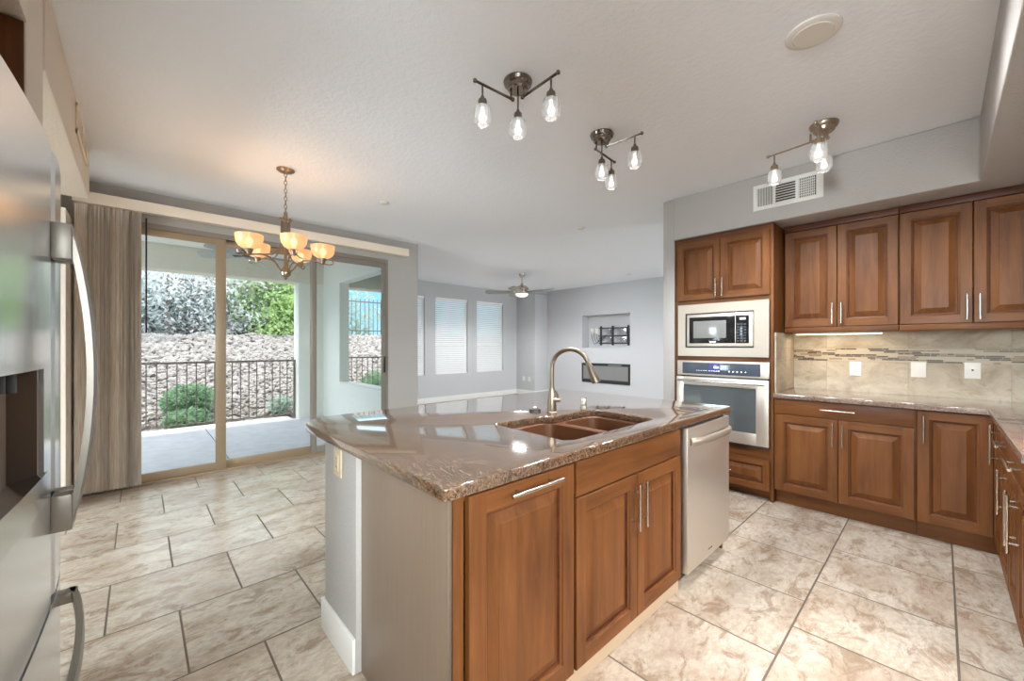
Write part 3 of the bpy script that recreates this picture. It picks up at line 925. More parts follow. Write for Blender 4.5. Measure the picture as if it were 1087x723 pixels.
# wall plates on the backsplash (face -y)
def plate(x, z, w, h, lab, cat, kind, loc=None, rz=0, m=None, y=4.388):
    m = m or M['plastic_white']
    t = thing({'outlet': 'wall_outlet', 'dimmer': 'light_switch', 'jack': 'wall_jack'}[kind], lab, cat, (x, y, z) if loc is None else loc, rz)
    MB().box(-w / 2, -0.007, -h / 2, w / 2, -0.0003, h / 2, 0.003).build('cover_plate', m, t)
    if kind == 'outlet':
        b = MB().box(-0.017, -0.010, -0.034, 0.017, -0.0066, 0.034, 0.002)
        o = b.build('receptacle', m, t)
        for s in (-1, 1):
            for q in (-1, 1):
                MB().box(q * 0.006 - 0.0012, -0.0106, s * 0.018 - 0.004, q * 0.006 + 0.0012, -0.0098, s * 0.018 + 0.005).build('slot', M['black'], o)
    elif kind == 'dimmer':
        MB().box(-0.017, -0.011, -0.033, 0.017, -0.0066, 0.033, 0.002).build('rocker', m, t)
    else:
        MB().lathe([(0.0, 0.0), (0.006, 0.0), (0.006, -0.006), (0.003, -0.006), (0.003, -0.001)][::-1], (0, -0.007, 0.004), 14, 0, 1).build('coaxial_socket', M['black'], t)
plate(-0.488, 1.090, 0.074, 0.117, 'white wall outlet on the tile backsplash nearest the oven cabinet', 'outlet', 'outlet')
plate(-0.117, 1.098, 0.084, 0.117, 'white rocker light switch on the tile backsplash between two other plates', 'switch', 'dimmer')
plate(0.156, 1.103, 0.080, 0.117, 'white cable jack plate with a small dark hole on the backsplash', 'jack plate', 'jack')

# ------------------------------------------------------------------ island
IX = -0.930
# half wall and end panel
struct(MB().box(-1.912, 0.620, 0, -1.558, 2.70, 0.8615, 0.003).build('wall_center', M['wall']))
mb = MB()
mb.box(-1.926, 0.606, 0, -1.558, 0.620, 0.138, 0.004); mb.box(-1.926, 0.620, 0, -1.912, 2.70, 0.138, 0.004)
struct(mb.build('baseboard_center', M['white_trim']))
tag(MB().box(-1.556, 0.640, 0.0, -0.952, 0.656, 0.862, 0.002).build('end_panel', M['taupe_panel']), 'smooth taupe panel closing the near end of the island', 'cabinet panel')
plate(0, 0, 0.082, 0.118, 'almond outlet plate on the island end under the counter overhang', 'outlet', 'outlet', (-1.742, 0.620, 0.79), 0, M['plastic_beige'])

# pull-out unit (faces +x: local x runs along +y)
t = thing('island_cabinet', 'wooden island cabinet with one tall door and a level handle', 'cabinet', (IX, 0.657, 0), PI / 2)
w = 0.506
b = carcass(t, 0, w, 0, 0.86, 0.60, 0.085)
face_frame(b, 0, w, 0.085, 0.86, 0.022, 0.014, [(0.085, 0.105), (0.84, 0.86)])
b.box(0, 0.010, 0, w, 0.028, 0.084, 0, 2)
b.build('carcass', WOODS[:2] + [M['toe_tile']], t)
MB().box(-0.018, -0.004, 0.0, 0.010, -0.0005, 0.86, 0.0).build('end_stile', M['wood_v'], t)
d = raised_panel(0.026, 0.092, w - 0.032, 0.764, 0, 0.022, 0.062).build('door', WOODS, t)
handle(d, 0.026 + (w - 0.032) / 2 + 0.02, 0.829, -0.022, 0.24, False)

t = thing('island_cabinet', 'wooden sink cabinet with a plain false front over two doors', 'cabinet', (IX, 1.164, 0), PI / 2)
w = 0.905
b = carcass(t, 0, w, 0, 0.64, 0.60, 0.085)
face_frame(b, 0, w, 0.085, 0.86, 0.014, 0.03, [(0.085, 0.105), (0.71, 0.74), (0.84, 0.86)])
b.box(0, 0.010, 0, w, 0.028, 0.084, 0, 2)
b.build('carcass', WOODS[:2] + [M['toe_tile']], t)
slab_front(0.008, 0.728, w - 0.045, 0.130).build('false_front', WOODS, t)
hw = (w - 0.045) / 2 - 0.003
d = raised_panel(0.008, 0.092, hw, 0.630).build('door', WOODS, t)
handle(d, 0.008 + hw - 0.028, 0.590, -0.02, 0.20)
d = raised_panel(0.008 + hw + 0.004, 0.092, hw, 0.630).build('door', WOODS, t)
handle(d, 0.008 + hw + 0.034, 0.590, -0.02, 0.20)

# dishwasher
t = thing('dishwasher', 'stainless dishwasher with a bowed handle at the far end of the island', 'dishwasher', (IX, 2.092, 0), PI / 2)
w = 0.598
MB().box(0.004, 0.012, 0.09, w - 0.004, 0.58, 0.852, 0.004).build('tub', M['steel_dark'], t)
d = MB().box(0, -0.030, 0.085, w, 0.010, 0.848, 0.005).build('door', M['steel'], t)
pts = []
for k in range(15):
    u = k / 14
    pts.append((0.03 + u * (w - 0.06), -0.034 - 0.045 * math.sin(PI * u) ** 0.5, 0.775 + 0.006 * math.sin(PI * u)))
b = MB().tube(pts, 0.021, 12, 0, 0.6)
b.build('handle', M['steel_trim'], d)
b = MB()
for k in range(8):
    b.box(0.27 + k * 0.0075, -0.0308, 0.125, 0.275 + k * 0.0075, -0.0299, 0.131)
b.build('maker_badge', M['steel_dark'], d)
MB().box(0.005, 0.05, 0.0, w - 0.005, 0.075, 0.088).build('toe_panel', M['black'], t)
tag(MB().box(-1.53, 2.694, 0.0, -0.945, 2.712, 0.862, 0.002).build('end_panel', M['wood_v']), 'wooden panel closing the far end of the island beside the dishwasher', 'cabinet panel')

# countertop with sink cut-out
def arc(cx, cy, r, a0, a1, k):
    return [(cx + r * math.cos(math.radians(a0 + (a1 - a0) * i / k)), cy + r * math.sin(math.radians(a0 + (a1 - a0) * i / k))) for i in range(k + 1)]
top = [(-0.905, 0.597), (-0.905, 2.735), (-2.285, 2.735)] + arc(-2.285 + 0.19, 0.597 + 0.19, 0.19, 180, 270, 8)
top = top[::1]
cut = [(-1.475, 1.275), (-1.045, 1.262), (-1.022, 1.30), (-1.022, 1.955), (-1.045, 1.985), (-1.40, 2.0), (-1.432, 1.97), (-1.432, 1.66), (-1.485, 1.60), (-1.495, 1.31)]
b = MB().prism(top, 0.862, 0.90, 0, 0.006, [cut])
tag(b.build('granite_countertop', M['granite']), 'large glossy brown granite countertop covering the kitchen island', 'countertop')

# double bowl sink
t = thing('kitchen_sink', 'brown double-bowl sink set under the island countertop', 'sink', (-1.26, 1.63, 0.862))
def bowl(y0, y1, x0, x1, depth):
    bm_ = MB()
    def rr(i, z):
        r = 0.055
        x0_, x1_, y0_, y1_ = x0 + i, x1 - i, y0 + i, y1 - i
        r = max(0.02, r - i * 0.2)
        p = arc(x1_ - r, y1_ - r, r, 0, 90, 5) + arc(x0_ + r, y1_ - r, r, 90, 180, 5) + arc(x0_ + r, y0_ + r, r, 180, 270, 5) + arc(x1_ - r, y0_ + r, r, 270, 360, 5)
        return [(x, y, z) for x, y in p]
    R = [rr(-0.016, -0.0005), rr(-0.002, -0.0005), rr(0.004, -0.006), rr(0.014, -depth + 0.03), rr(0.03, -depth + 0.008), rr(0.06, -depth)]
    k = len(R[0])
    for a, c in zip(R, R[1:]):
        o = len(bm_.v)
        bm_.v += a + c
        for i in range(k):
            i2 = (i + 1) % k
            bm_.f.append((o + i, o + i2, o + k + i2, o + k + i)); bm_.m.append(0)
    bm_.add(R[-1], [tuple(range(k))], 0)
    return bm_
bowls = [bowl(-0.375, 0.030, -0.215, 0.225, 0.19).build('bowl', M['copper_sink'], t),
         bowl(0.066, 0.360, -0.170, 0.225, 0.16).build('bowl', M['copper_sink'], t)]
MB().box(-0.20, 0.032, -0.028, 0.222, 0.064, -0.001, 0.012).build('divider', M['sink_rim'], t)
for bo, (x, y, z) in zip(bowls, ((0.0, -0.17, -0.1895), (0.02, 0.21, -0.1595))):
    MB().lathe([(0.0, 0.001), (0.03, 0.001), (0.04, 0.003), (0.044, 0.001)], (x, y, z), 20).build('drain', M['bronze'], bo)

# faucet
t = thing('kitchen_faucet', 'brushed nickel gooseneck faucet with pull-down head beside the sink', 'faucet', (-1.515, 1.725, 0.90))
MB().lathe([(0.0, 0), (0.031, 0), (0.031, 0.006), (0.026, 0.012), (0.0255, 0.05), (0.022, 0.10), (0.016, 0.135), (0.0135, 0.145), (0.0, 0.145)], (0, 0, 0), 24).build('base', M['faucet'], t)
pts = [(0, 0, 0.14), (0, 0, 0.20), (0, 0, 0.255)]
R_ = 0.108
dx, dy = 0.93, 0.36
for k in range(1, 15):
    a = PI - k / 14 * PI * 0.90
    s = R_ + R_ * math.cos(a)
    pts.append((s * dx, s * dy, 0.255 + R_ * math.sin(a)))
MB().tube(pts, 0.0125, 14).build('spout', M['faucet'], t)
e = Vector(pts[-1]); dr = (Vector(pts[-1]) - Vector(pts[-2])).normalized()
MB().tube([e - dr * 0.004, e + dr * 0.012, e + dr * 0.05, e + dr * 0.10, e + dr * 0.115], [0.013, 0.0165, 0.019, 0.025, 0.023], 16).build('spray_head', M['faucet'], t)
b = MB().cyl((0.012, -0.004, 0.075), (0.045, 0.022, 0.075), 0.013, 14)
b.tube([(0.036, 0.015, 0.08), (0.03, 0.012, 0.11), (0.008, 0.008, 0.135)], [0.006, 0.005, 0.004], 8)
b.build('lever', M['faucet'], t)
t = thing('air_switch', 'low round dark counter button with chrome cap beside the faucet', 'button', (-1.605, 1.680, 0.90))
MB().lathe([(0.0, 0), (0.034, 0), (0.034, 0.012), (0.030, 0.018), (0.0, 0.018)], (0, 0, 0), 22).build('collar', M['steel_dark'], t)
MB().lathe([(0.0, 0.017), (0.016, 0.017), (0.016, 0.026), (0.011, 0.031), (0.0, 0.031)], (0, 0, 0), 18).build('push_button', M['nickel'], t)
t = thing('air_gap', 'small upright nickel cylinder cap on the counter beyond the faucet', 'air gap', (-1.515, 2.022, 0.90))
MB().lathe([(0.0, 0), (0.022, 0), (0.022, 0.004), (0.018, 0.008), (0.018, 0.055), (0.016, 0.060), (0.0, 0.060)], (0, 0, 0), 20).build('cap', M['nickel'], t)

# ------------------------------------------------------------------ refrigerator (faces +y)
t = thing('refrigerator', 'stainless refrigerator with two tall curved handles and a water dispenser', 'refrigerator', (-1.46, -0.15, 0))
FXR, FXL, FTOP = -0.245, 0.655, 1.755
def ff(x):
    return -0.075 * (x * x) if x > 0 else -0.10 * x * x * 2
def curved(x0, x1, z0, z1, thick=0.06, holes=None, nx=12):
    b = MB()
    xs = [x0 + (x1 - x0) * i / nx for i in range(nx + 1)]
    ed = 0.006
    prof = []
    for i, x in enumerate(xs):
        prof.append((x, ff(x) - (ed if i in (0, nx) else 0)))
    for i in range(nx):
        (xa, ya), (xb, yb) = prof[i], prof[i + 1]
        b.add([(xa, ya, z0), (xb, yb, z0), (xb, yb, z1), (xa, ya, z1)], [(3, 2, 1, 0)])
        b.add([(xa, ya, z1), (xb, yb, z1), (xb, -thick, z1), (xa, -thick, z1)], [(3, 2, 1, 0)])
        b.add([(xa, ya, z0), (xb, yb, z0), (xb, -thick, z0), (xa, -thick, z0)], [(0, 1, 2, 3)])
    b.add([(x0, prof[0][1], z0), (x0, prof[0][1], z1), (x0, -thick, z1), (x0, -thick, z0)], [(0, 1, 2, 3)])
    b.add([(x1, prof[-1][1], z0), (x1, prof[-1][1], z1), (x1, -thick, z1), (x1, -thick, z0)], [(3, 2, 1, 0)])
    b.quad((x0, -thick, z0), (x0, -thick, z1), (x1, -thick, z1), (x1, -thick, z0))
    return b
MB().box(FXR + 0.012, -0.80, 0.01, FXL - 0.012, -0.072, FTOP - 0.02, 0.005).build('cabinet_body', M['steel_dark'], t)
curved(FXR, -0.004, 0.680, FTOP).build('door', M['fridge'], t)
# left door is cut round the dispenser recess
dx0, dx1, dz0, dz1 = 0.125, 0.475, 0.975, 1.365
b = MB()
for (x0, x1, z0, z1) in ((0.004, dx0, 0.680, FTOP), (dx1, FXL, 0.680, FTOP), (dx0, dx1, 0.680, dz0), (dx0, dx1, dz1, FTOP)):
    q = curved(x0, x1, z0, z1, 0.06, None, 6 if x1 - x0 > 0.15 else 3)
    b.add(q.v, q.f)
# keep the sheet continuous: no edge rounding at the inner seams
for i, (x, y, z) in enumerate(b.v):
    if (abs(x - dx0) < 1e-6 or abs(x - dx1) < 1e-6) and y > -0.055:
        b.v[i] = (x, ff(x), z)
ld = b.build('door', M['fridge'], t)
dp = MB()
dp.box(dx0, -0.058, dz0, dx1, -0.052, dz1)
dp.box(dx0 + 0.0, -0.058, dz0, dx0 + 0.008, -0.010, dz1); dp.box(dx1 - 0.008, -0.058, dz0, dx1, -0.010, dz1)
dp.build('dispenser_recess', M['dispenser'], ld)
b = MB()
for i in range(6):
    xa = dx0 + 0.004 + (dx1 - dx0 - 0.008) * i / 6; xb = dx0 + 0.004 + (dx1 - dx0 - 0.008) * (i + 1) / 6
    b.add([(xa, ff(xa) + 0.002, 1.235), (xb, ff(xb) + 0.002, 1.235), (xb, ff(xb) + 0.002, dz1), (xa, ff(xa) + 0.002, dz1),
           (xa, -0.05, 1.235), (xb, -0.05, 1.235), (xb, -0.05, dz1), (xa, -0.05, dz1)], [(3, 2, 1, 0), (0, 1, 5, 4), (7, 6, 2, 3)])
b.build('dispenser_panel', M['steel_smooth'], ld)
b = MB()
for i in range(6):
    xa = dx0 + 0.002 + (dx1 - dx0 - 0.004) * i / 6; xb = dx0 + 0.002 + (dx1 - dx0 - 0.004) * (i + 1) / 6
    f1 = lambda x: ff(x) + 0.006
    b.add([(xa, f1(xa), dz0 - 0.03), (xb, f1(xb), dz0 - 0.03), (xb, f1(xb), dz0 + 0.035), (xa, f1(xa), dz0 + 0.035),
           (xa, -0.05, dz0 - 0.03), (xb, -0.05, dz0 - 0.03), (xb, -0.05, dz0 + 0.020), (xa, -0.05, dz0 + 0.020)], [(3, 2, 1, 0), (0, 1, 5, 4), (7, 6, 2, 3)])
b.build('drip_tray', M['steel_smooth'], ld)
MB().cyl((0.27, -0.030, 1.235), (0.27, -0.030, 1.195), 0.012, 12).build('water_nozzle', M['black'], ld)
MB().cyl((0.34, -0.030, 1.235), (0.34, -0.030, 1.20), 0.009, 12).build('ice_chute', M['black'], ld)
MB().box(-0.0035, -0.07, 0.68, 0.0035, -0.012, FTOP - 0.005).build('door_gasket', M['black'], t)
fd = curved(FXR, FXL, 0.09, 0.668, 0.06).build('freezer_drawer', M['fridge'], t)
MB().box(FXR + 0.01, -0.07, 0.667, FXL - 0.01, -0.02, 0.681).build('drawer_gasket', M['black'], t)
MB().box(FXR + 0.02, -0.075, 0.01, FXL - 0.02, -0.03, 0.085).build('toe_grille', M['black'], t)
def bow_handle(x, parent):
    """tall bowed bar on two deep end mounts"""
    b = MB()
    n_ = 18; z0, z1 = 0.845, 1.575
    prev = None
    sec = []
    for k in range(n_ + 1):
        u = k / n_
        z = z0 + (z1 - z0) * u
        out = 0.030 + 0.042 * math.sin(PI * u) ** 0.75
        sec.append((z, out))
    hw = 0.0125
    for k in range(n_):
        (za, oa), (zb, ob) = sec[k], sec[k + 1]
        ia, ib = oa - 0.015, ob - 0.015
        v = [(x - hw, ia, za), (x + hw, ia, za), (x + hw, oa - 0.003, za), (x + hw * 0.5, oa, za), (x - hw * 0.5, oa, za), (x - hw, oa - 0.003, za),
             (x - hw, ib, zb), (x + hw, ib, zb), (x + hw, ob - 0.003, zb), (x + hw * 0.5, ob, zb), (x - hw * 0.5, ob, zb), (x - hw, ob - 0.003, zb)]
        f = [(i, (i + 1) % 6, 6 + (i + 1) % 6, 6 + i) for i in range(6)]
        if k == 0: f.append((5, 4, 3, 2, 1, 0))
        if k == n_ - 1: f.append((6, 7, 8, 9, 10, 11))
        b.add(v, f)
    for za, zb in ((z0, z0 + 0.085), (z1 - 0.085, z1)):
        y_out = 0.034
        b.box(x - 0.021, ff(x) - 0.0005, za, x + 0.021, y_out, zb, 0.003)
    return b.build('handle', M['fridge_handle'], parent)
bow_handle(-0.026, t)
bow_handle(0.026, t)
b = MB()
n_ = 18; x0, x1 = FXR + 0.06, FXL - 0.06
for k in range(n_):
    P_ = []
    for q in (k, k + 1):
        u = q / n_
        x = x0 + (x1 - x0) * u
        out = 0.024 + 0.036 * math.sin(PI * u) ** 0.75
        P_.append((x, out))
    (xa, oa), (xb, ob) = P_
    hh = 0.014; zc = 0.602
    v = [(xa, oa - 0.015, zc - hh), (xa, oa - 0.003, zc - hh), (xa, oa, zc - hh / 2), (xa, oa, zc + hh / 2), (xa, oa - 0.003, zc + hh), (xa, oa - 0.015, zc + hh),
         (xb, ob - 0.015, zc - hh), (xb, ob - 0.003, zc - hh), (xb, ob, zc - hh / 2), (xb, ob, zc + hh / 2), (xb, ob - 0.003, zc + hh), (xb, ob - 0.015, zc + hh)]
    f = [(i, (i + 1) % 6, 6 + (i + 1) % 6, 6 + i) for i in range(6)]
    if k == 0: f.append((5, 4, 3, 2, 1, 0))
    if k == n_ - 1: f.append((6, 7, 8, 9, 10, 11))
    b.add(v, f)
for xa, xb in ((x0, x0 + 0.04), (x1 - 0.04, x1)):
    b.box(xa, ff((xa + xb) / 2) - 0.012, 0.588, xb, 0.026, 0.616, 0.003)
b.build('handle', M['fridge_handle'], fd)
# the refrigerator was laid out with +x to its right as seen from inside; turn it so that +x runs to the room's right
# ------------------------------------------------------------------ sliding patio door
OX = -5.06
ob = bpy.data.objects.new('door_1', None); C.objects.link(ob); struct(ob)
DY0, DY1, DZ = -0.30, 2.42, 2.42
b = MB()
b.box(-5.118, DY0, 0.0, -5.002, DY0 + 0.03, DZ); b.box(-5.118, DY1 - 0.03, 0.0, -5.002, DY1, DZ)
b.box(-5.118, DY0 + 0.03, DZ - 0.05, -5.002, DY1 - 0.03, DZ)
b.build('door_frame', M['grey_frame'], ob)
MB().box(-5.118, DY0 + 0.03, 0.0, -4.990, DY1 - 0.03, 0.022, 0.003).box(-5.05, DY0 + 0.03, 0.022, -5.04, DY1 - 0.03, 0.034).build('sill', M['bronze_frame'], ob)
def sash(y0, y1, x, st0=0.055, st1=0.055, m=None):
    b = MB()
    z0, z1 = 0.024, DZ - 0.052
    b.box(x - 0.018, y0, z0, x + 0.018, y0 + st0, z1, 0.002); b.box(x - 0.018, y1 - st1, z0, x + 0.018, y1, z1, 0.002)
    b.box(x - 0.018, y0 + st0, z0, x + 0.018, y1 - st1, z0 + 0.075, 0.002); b.box(x - 0.018, y0 + st0, z1 - 0.06, x + 0.018, y1 - st1, z1, 0.002)
    s = b.build('sash', m or M['bronze_frame'], ob)
    MB().box(x - 0.004, y0 + st0 - 0.006, z0 + 0.07, x + 0.004, y1 - st1 + 0.006, z1 - 0.055).build('glass', M['glass'], s)
    return s
sash(DY0 + 0.03, 0.655, -5.022, 0.055, 0.085)
sash(0.60, 1.53, -5.066, 0.055, 0.05)
s3 = sash(1.48, DY1 - 0.03, -5.024, 0.05, 0.05, M['grey_frame'])
b = MB().box(-5.004, DY1 - 0.064, 0.93, -4.985, DY1 - 0.046, 1.14, 0.004)
b.build('pull_handle', M['black'], s3)

# vertical blind
t = thing('vertical_blind', 'taupe vertical blind stacked open at one end of the patio door', 'blind', (-4.94, 0, 0))
b = MB().box(0.0, -0.40, 2.478, 0.085, 2.645, 2.490, 0.0).box(0.072, -0.40, 2.490, 0.085, 2.645, 2.572, 0.0)
b.box(0.0, -0.40, 2.490, 0.072, -0.388, 2.572); b.box(0.0, 2.633, 2.490, 0.072, 2.645, 2.572); b.box(-0.058, -0.40, 2.560, 0.0, 2.645, 2.572)
b.build('valance', M['valance'], t)
rnd = random.Random(5)
for k in range(15):
    y = -0.355 + k * 0.0235
    a = math.radians(rnd.uniform(-14, 14) + (56 if k < 13 else 76))
    b = MB()
    wv = 0.089; ns = 6
    vs = []
    for i in range(ns + 1):
        u = i / ns - 0.5
        c = 0.012 * (1 - 4 * u * u)
        vx = 0.035 + u * wv * math.cos(a) - c * math.sin(a)
        vy = y + u * wv * math.sin(a) + c * math.cos(a)
        vs += [(vx, vy, 0.035), (vx, vy, 2.476), (vx + 0.0012, vy + 0.0012, 0.035), (vx + 0.0012, vy + 0.0012, 2.476)]
    for i in range(ns):
        o = i * 4
        b.add(vs[o:o + 8], [(0, 4, 5, 1), (2, 3, 7, 6), (0, 2, 6, 4), (1, 5, 7, 3)])
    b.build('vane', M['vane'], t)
MB().cyl((0.02, 0.050, 2.44), (0.02, 0.050, 1.40), 0.006, 8).build('wand', M['black'], t)

# ------------------------------------------------------------------ living room windows and blinds
for i, (a, c) in enumerate(WINS):
    wo = bpy.data.objects.new('window_%d' % (i + 1), None); C.objects.link(wo); struct(wo)
    b = MB()
    x0, x1 = -7.85, -7.81
    b.box(x0, a, WZ0, x1, a + 0.035, WZ1); b.box(x0, c - 0.035, WZ0, x1, c, WZ1)
    b.box(x0, a + 0.035, WZ0, x1, c - 0.035, WZ0 + 0.035); b.box(x0, a + 0.035, WZ1 - 0.035, x1, c - 0.035, WZ1)
    zm = WZ0 + 0.70
    b.box(x0, a + 0.035, zm - 0.02, x1, c - 0.035, zm + 0.02)
    b.build('window_frame', M['white_trim'], wo)
    MB().box(-7.833, a + 0.03, WZ0 + 0.03, -7.827, c - 0.03, WZ1 - 0.03).build('glass', M['glass'], wo)
    t = thing('window_blind', ['white slatted window blind half hidden by the patio door wall', 'white slatted blind on the window between the other two blinds', 'white slatted blind on the window nearest the corner column'][i], 'blind', (-7.775, (a + c) / 2, 0), 0, 'blinds on the living room windows')
    hw = (c - a) / 2 - 0.012
    MB().box(-0.022, -hw, WZ1 - 0.055, 0.022, hw, WZ1 - 0.002, 0.003).build('headrail', M['blind_slat'], t)
    b = MB()
    n_ = 38
    for k in range(n_):
        z = WZ0 + 0.05 + (WZ1 - 0.075 - WZ0 - 0.05) * k / (n_ - 1)
        q = 0.0165; s_ = 0.018
        b.add([(-q, -hw, z + s_), (q, -hw, z - s_), (q, hw, z - s_), (-q, hw, z + s_), (-q, -hw, z + s_ + 0.003), (q, -hw, z - s_ + 0.003), (q, hw, z - s_ + 0.003), (-q, hw, z + s_ + 0.003)],
              [(0, 3, 2, 1), (4, 5, 6, 7), (0, 1, 5, 4), (2, 3, 7, 6), (1, 2, 6, 5), (3, 0, 4, 7)])
    b.build('slats', M['blind_slat'], t)
    MB().box(-0.022, -hw, WZ0 + 0.006, 0.022, hw, WZ0 + 0.026, 0.003).build('bottom_rail', M['blind_slat'], t)

# ------------------------------------------------------------------ television niche hardware, fireplace, outlets
t = thing('television_mount', 'metal wall bracket with loose cables inside the television niche', 'mount', (-5.33, TY + 0.268, 1.225))
b = MB()
for x in (-0.235, 0.09, 0.50):
    b.box(x - 0.022, -0.035, 0.06, x + 0.022, -0.003, 0.52, 0.003)
for z in (0.11, 0.28, 0.47):
    b.box(-0.30, -0.022, z - 0.012, 0.52, -0.004, z + 0.012, 0.002)
b.build('rail', M['steel_dark'], t)
b = MB()
for (x0, x1, z0, z1) in ((-0.19, 0.05, 0.13, 0.25), (-0.19, 0.05, 0.32, 0.44), (0.14, 0.46, 0.13, 0.25), (0.14, 0.46, 0.30, 0.45)):
    b.box(x0, -0.05, z0, x1, -0.006, z1, 0.004)
b.build('bracket_plate', M['steel_smooth'], t)
b = MB()
for k in range(4):
    x = -0.52 + 0.07 * k
    b.tube([(x, -0.01, 0.40 - 0.03 * k), (x + 0.05, -0.06, 0.22), (x + 0.14, -0.08, 0.08 + 0.03 * k), (x + 0.24, -0.06, 0.16 + 0.05 * k), (x + 0.28, -0.04, 0.26)], 0.006, 8)
b.build('cable', M['black'], t)
b = MB().box(-0.55, -0.008, 0.34, -0.47, -0.001, 0.47, 0.003).box(-0.41, -0.008, 0.34, -0.33, -0.001, 0.47, 0.003)
b.build('socket_plate', M['plastic_white'], t)
t = thing('electric_fireplace', 'black framed electric fireplace set in the wall below the television niche', 'fireplace', (-5.289, TY, 0.405))
b = MB()
hw, H_ = 0.645, 0.462
b.box(-hw, -0.025, 0.002, -hw + 0.035, 0.02, H_, 0.003); b.box(hw - 0.035, -0.025, 0.002, hw, 0.02, H_, 0.003)
b.box(-hw + 0.035, -0.025, 0.002, hw - 0.035, 0.02, 0.085, 0.003); b.box(-hw + 0.035, -0.025, H_ - 0.06, hw - 0.035, 0.02, H_, 0.003)
b.build('frame', M['black'], t)
MB().box(-hw + 0.03, -0.015, 0.08, hw - 0.03, -0.005, H_ - 0.055).build('glass_front', M['grey_glass'], t)
MB().box(-hw + 0.01, 0.021, 0.01, hw - 0.01, 0.25, H_ - 0.01).build('firebox', M['steel_dark'], t)
MB().box(0.10, -0.028, H_ - 0.045, 0.45, -0.0245, H_ - 0.02).build('control_strip', M['grey_glass'], t)
plate(-7.478, 0.415, 0.075, 0.115, 'white wall plate low on the corner column, nearer the window blinds', 'outlet', 'outlet', y=7.4)
plate(-7.27, 0.415, 0.075, 0.115, 'white wall plate low on the corner column, nearer the fireplace', 'outlet', 'outlet', y=7.4)

# ------------------------------------------------------------------ vents
t = thing('air_vent', 'white supply vent grille with three louvre sections above the oven cabinet', 'vent', (-0.84, FY, 2.514))
hw, hh = 0.236, 0.105
b = MB()
b.box(-hw, -0.010, -hh, -hw + 0.030, -0.0005, hh, 0.002); b.box(hw - 0.045, -0.010, -hh, hw, -0.0005, hh, 0.002)
b.box(-hw + 0.03, -0.010, -hh, hw - 0.045, -0.0005, -hh + 0.030, 0.002); b.box(-hw + 0.03, -0.010, hh - 0.030, hw - 0.045, -0.0005, hh, 0.002)
for x in (-0.085, 0.070): b.box(x - 0.010, -0.010, -hh + 0.03, x + 0.010, -0.0005, hh - 0.03)
b.build('frame', M['white_trim'], t)
MB().box(-hw + 0.02, -0.0012, -hh + 0.02, hw - 0.03, -0.0004, hh - 0.02).build('duct_opening', M['black'], t)
b = MB()
for k in range(10): b.box(-0.202 + k * 0.0107, -0.007, -hh + 0.03, -0.1975 + k * 0.0107, -0.0015, hh - 0.03)
for k in range(8):
    z = -0.072 + k * 0.0205
    b.add([(-0.074, -0.008, z - 0.003), (0.060, -0.008, z - 0.003), (0.060, -0.0015, z + 0.006), (-0.074, -0.0015, z + 0.006), (-0.074, -0.008, z - 0.0005), (0.060, -0.008, z - 0.0005), (0.060, -0.0015, z + 0.0085), (-0.074, -0.0015, z + 0.0085)],
          [(0, 1, 2, 3), (7, 6, 5, 4), (0, 4, 5, 1)])
for k in range(9): b.box(0.082 + k * 0.0117, -0.007, -hh + 0.03, 0.0865 + k * 0.0117, -0.0015, hh - 0.03)
for k in range(7): b.box(0.080, -0.0075, -0.060 + k * 0.019, 0.188, -0.0060, -0.055 + k * 0.019)
b.build('louvres', M['white_trim'], t)
MB().box(0.214, -0.014, 0.0, 0.220, -0.0095, 0.045, 0.001).build('damper_lever', M['white_trim'], t)
t = thing('air_vent', 'tan return vent grille high on the soffit above the refrigerator side', 'vent', (-3.62, -0.262, 2.575), PI)
b = MB()
hw, hh = 0.29, 0.085
b.box(-hw, -0.010, -hh, -hw + 0.025, -0.0005, hh, 0.002); b.box(hw - 0.025, -0.010, -hh, hw, -0.0005, hh, 0.002)
b.box(-hw, -0.010, -hh, hw, -0.0005, -hh + 0.025, 0.002); b.box(-hw, -0.010, hh - 0.025, hw, -0.0005, hh, 0.002)
b.box(-0.01, -0.010, -hh + 0.025, 0.01, -0.0005, hh - 0.025)
b.build('frame', M['valance'], t)
MB().box(-hw + 0.02, -0.0012, -hh + 0.02, hw - 0.02, -0.0004, hh - 0.02).build('duct_opening', M['steel_dark'], t)
b = MB()
for k in range(9): b.box(-hw + 0.02, -0.007, -0.062 + k * 0.0145, hw - 0.02, -0.0015, -0.056 + k * 0.0145)
b.build('louvres', M['valance'], t)

# ------------------------------------------------------------------ ceiling fittings
t = thing('ceiling_fitting', 'round white recessed ceiling light with no lamp showing', 'light', (-0.394, 2.226, CEIL))
MB().lathe([(0.105, -0.0005), (0.105, -0.006), (0.098, -0.010), (0.080, -0.012), (0.0, -0.012)], (0, 0, 0), 36).build('trim_ring', M['white_trim'], t)
MB().lathe([(0.078, -0.0121), (0.074, -0.0150), (0.0, -0.0155)], (0, 0, 0), 30).build('lens', M['plastic_white'], t)
sl = lamp('recessed_fill', 'SPOT', (0, 0, -0.03), 55, (0.98, 0.98, 1.0), 0.07, parent=t)  # spot added to brighten the aisle; the fixture itself is unlit
sl.data.spot_size = math.radians(160)
sl.data.spot_blend = 0.6
for loc, lab in (((-3.759, 1.778), 'small white ceiling sprinkler cap near the chandelier'), ((-4.217, 7.117), 'small white ceiling cap near the television niche wall')):
    o = MB().lathe([(0.045, -0.0005), (0.045, -0.006), (0.036, -0.012), (0.0, -0.014)], (0, 0, 0), 24).build('sprinkler_cap', M['plastic_white'])
    o.location = (*loc, CEIL)
    tag(o, lab, 'sprinkler')
t = thing('ceiling_fitting', 'small round white ceiling cap with an added light beyond the island', 'light', (-2.955, 3.897, CEIL))
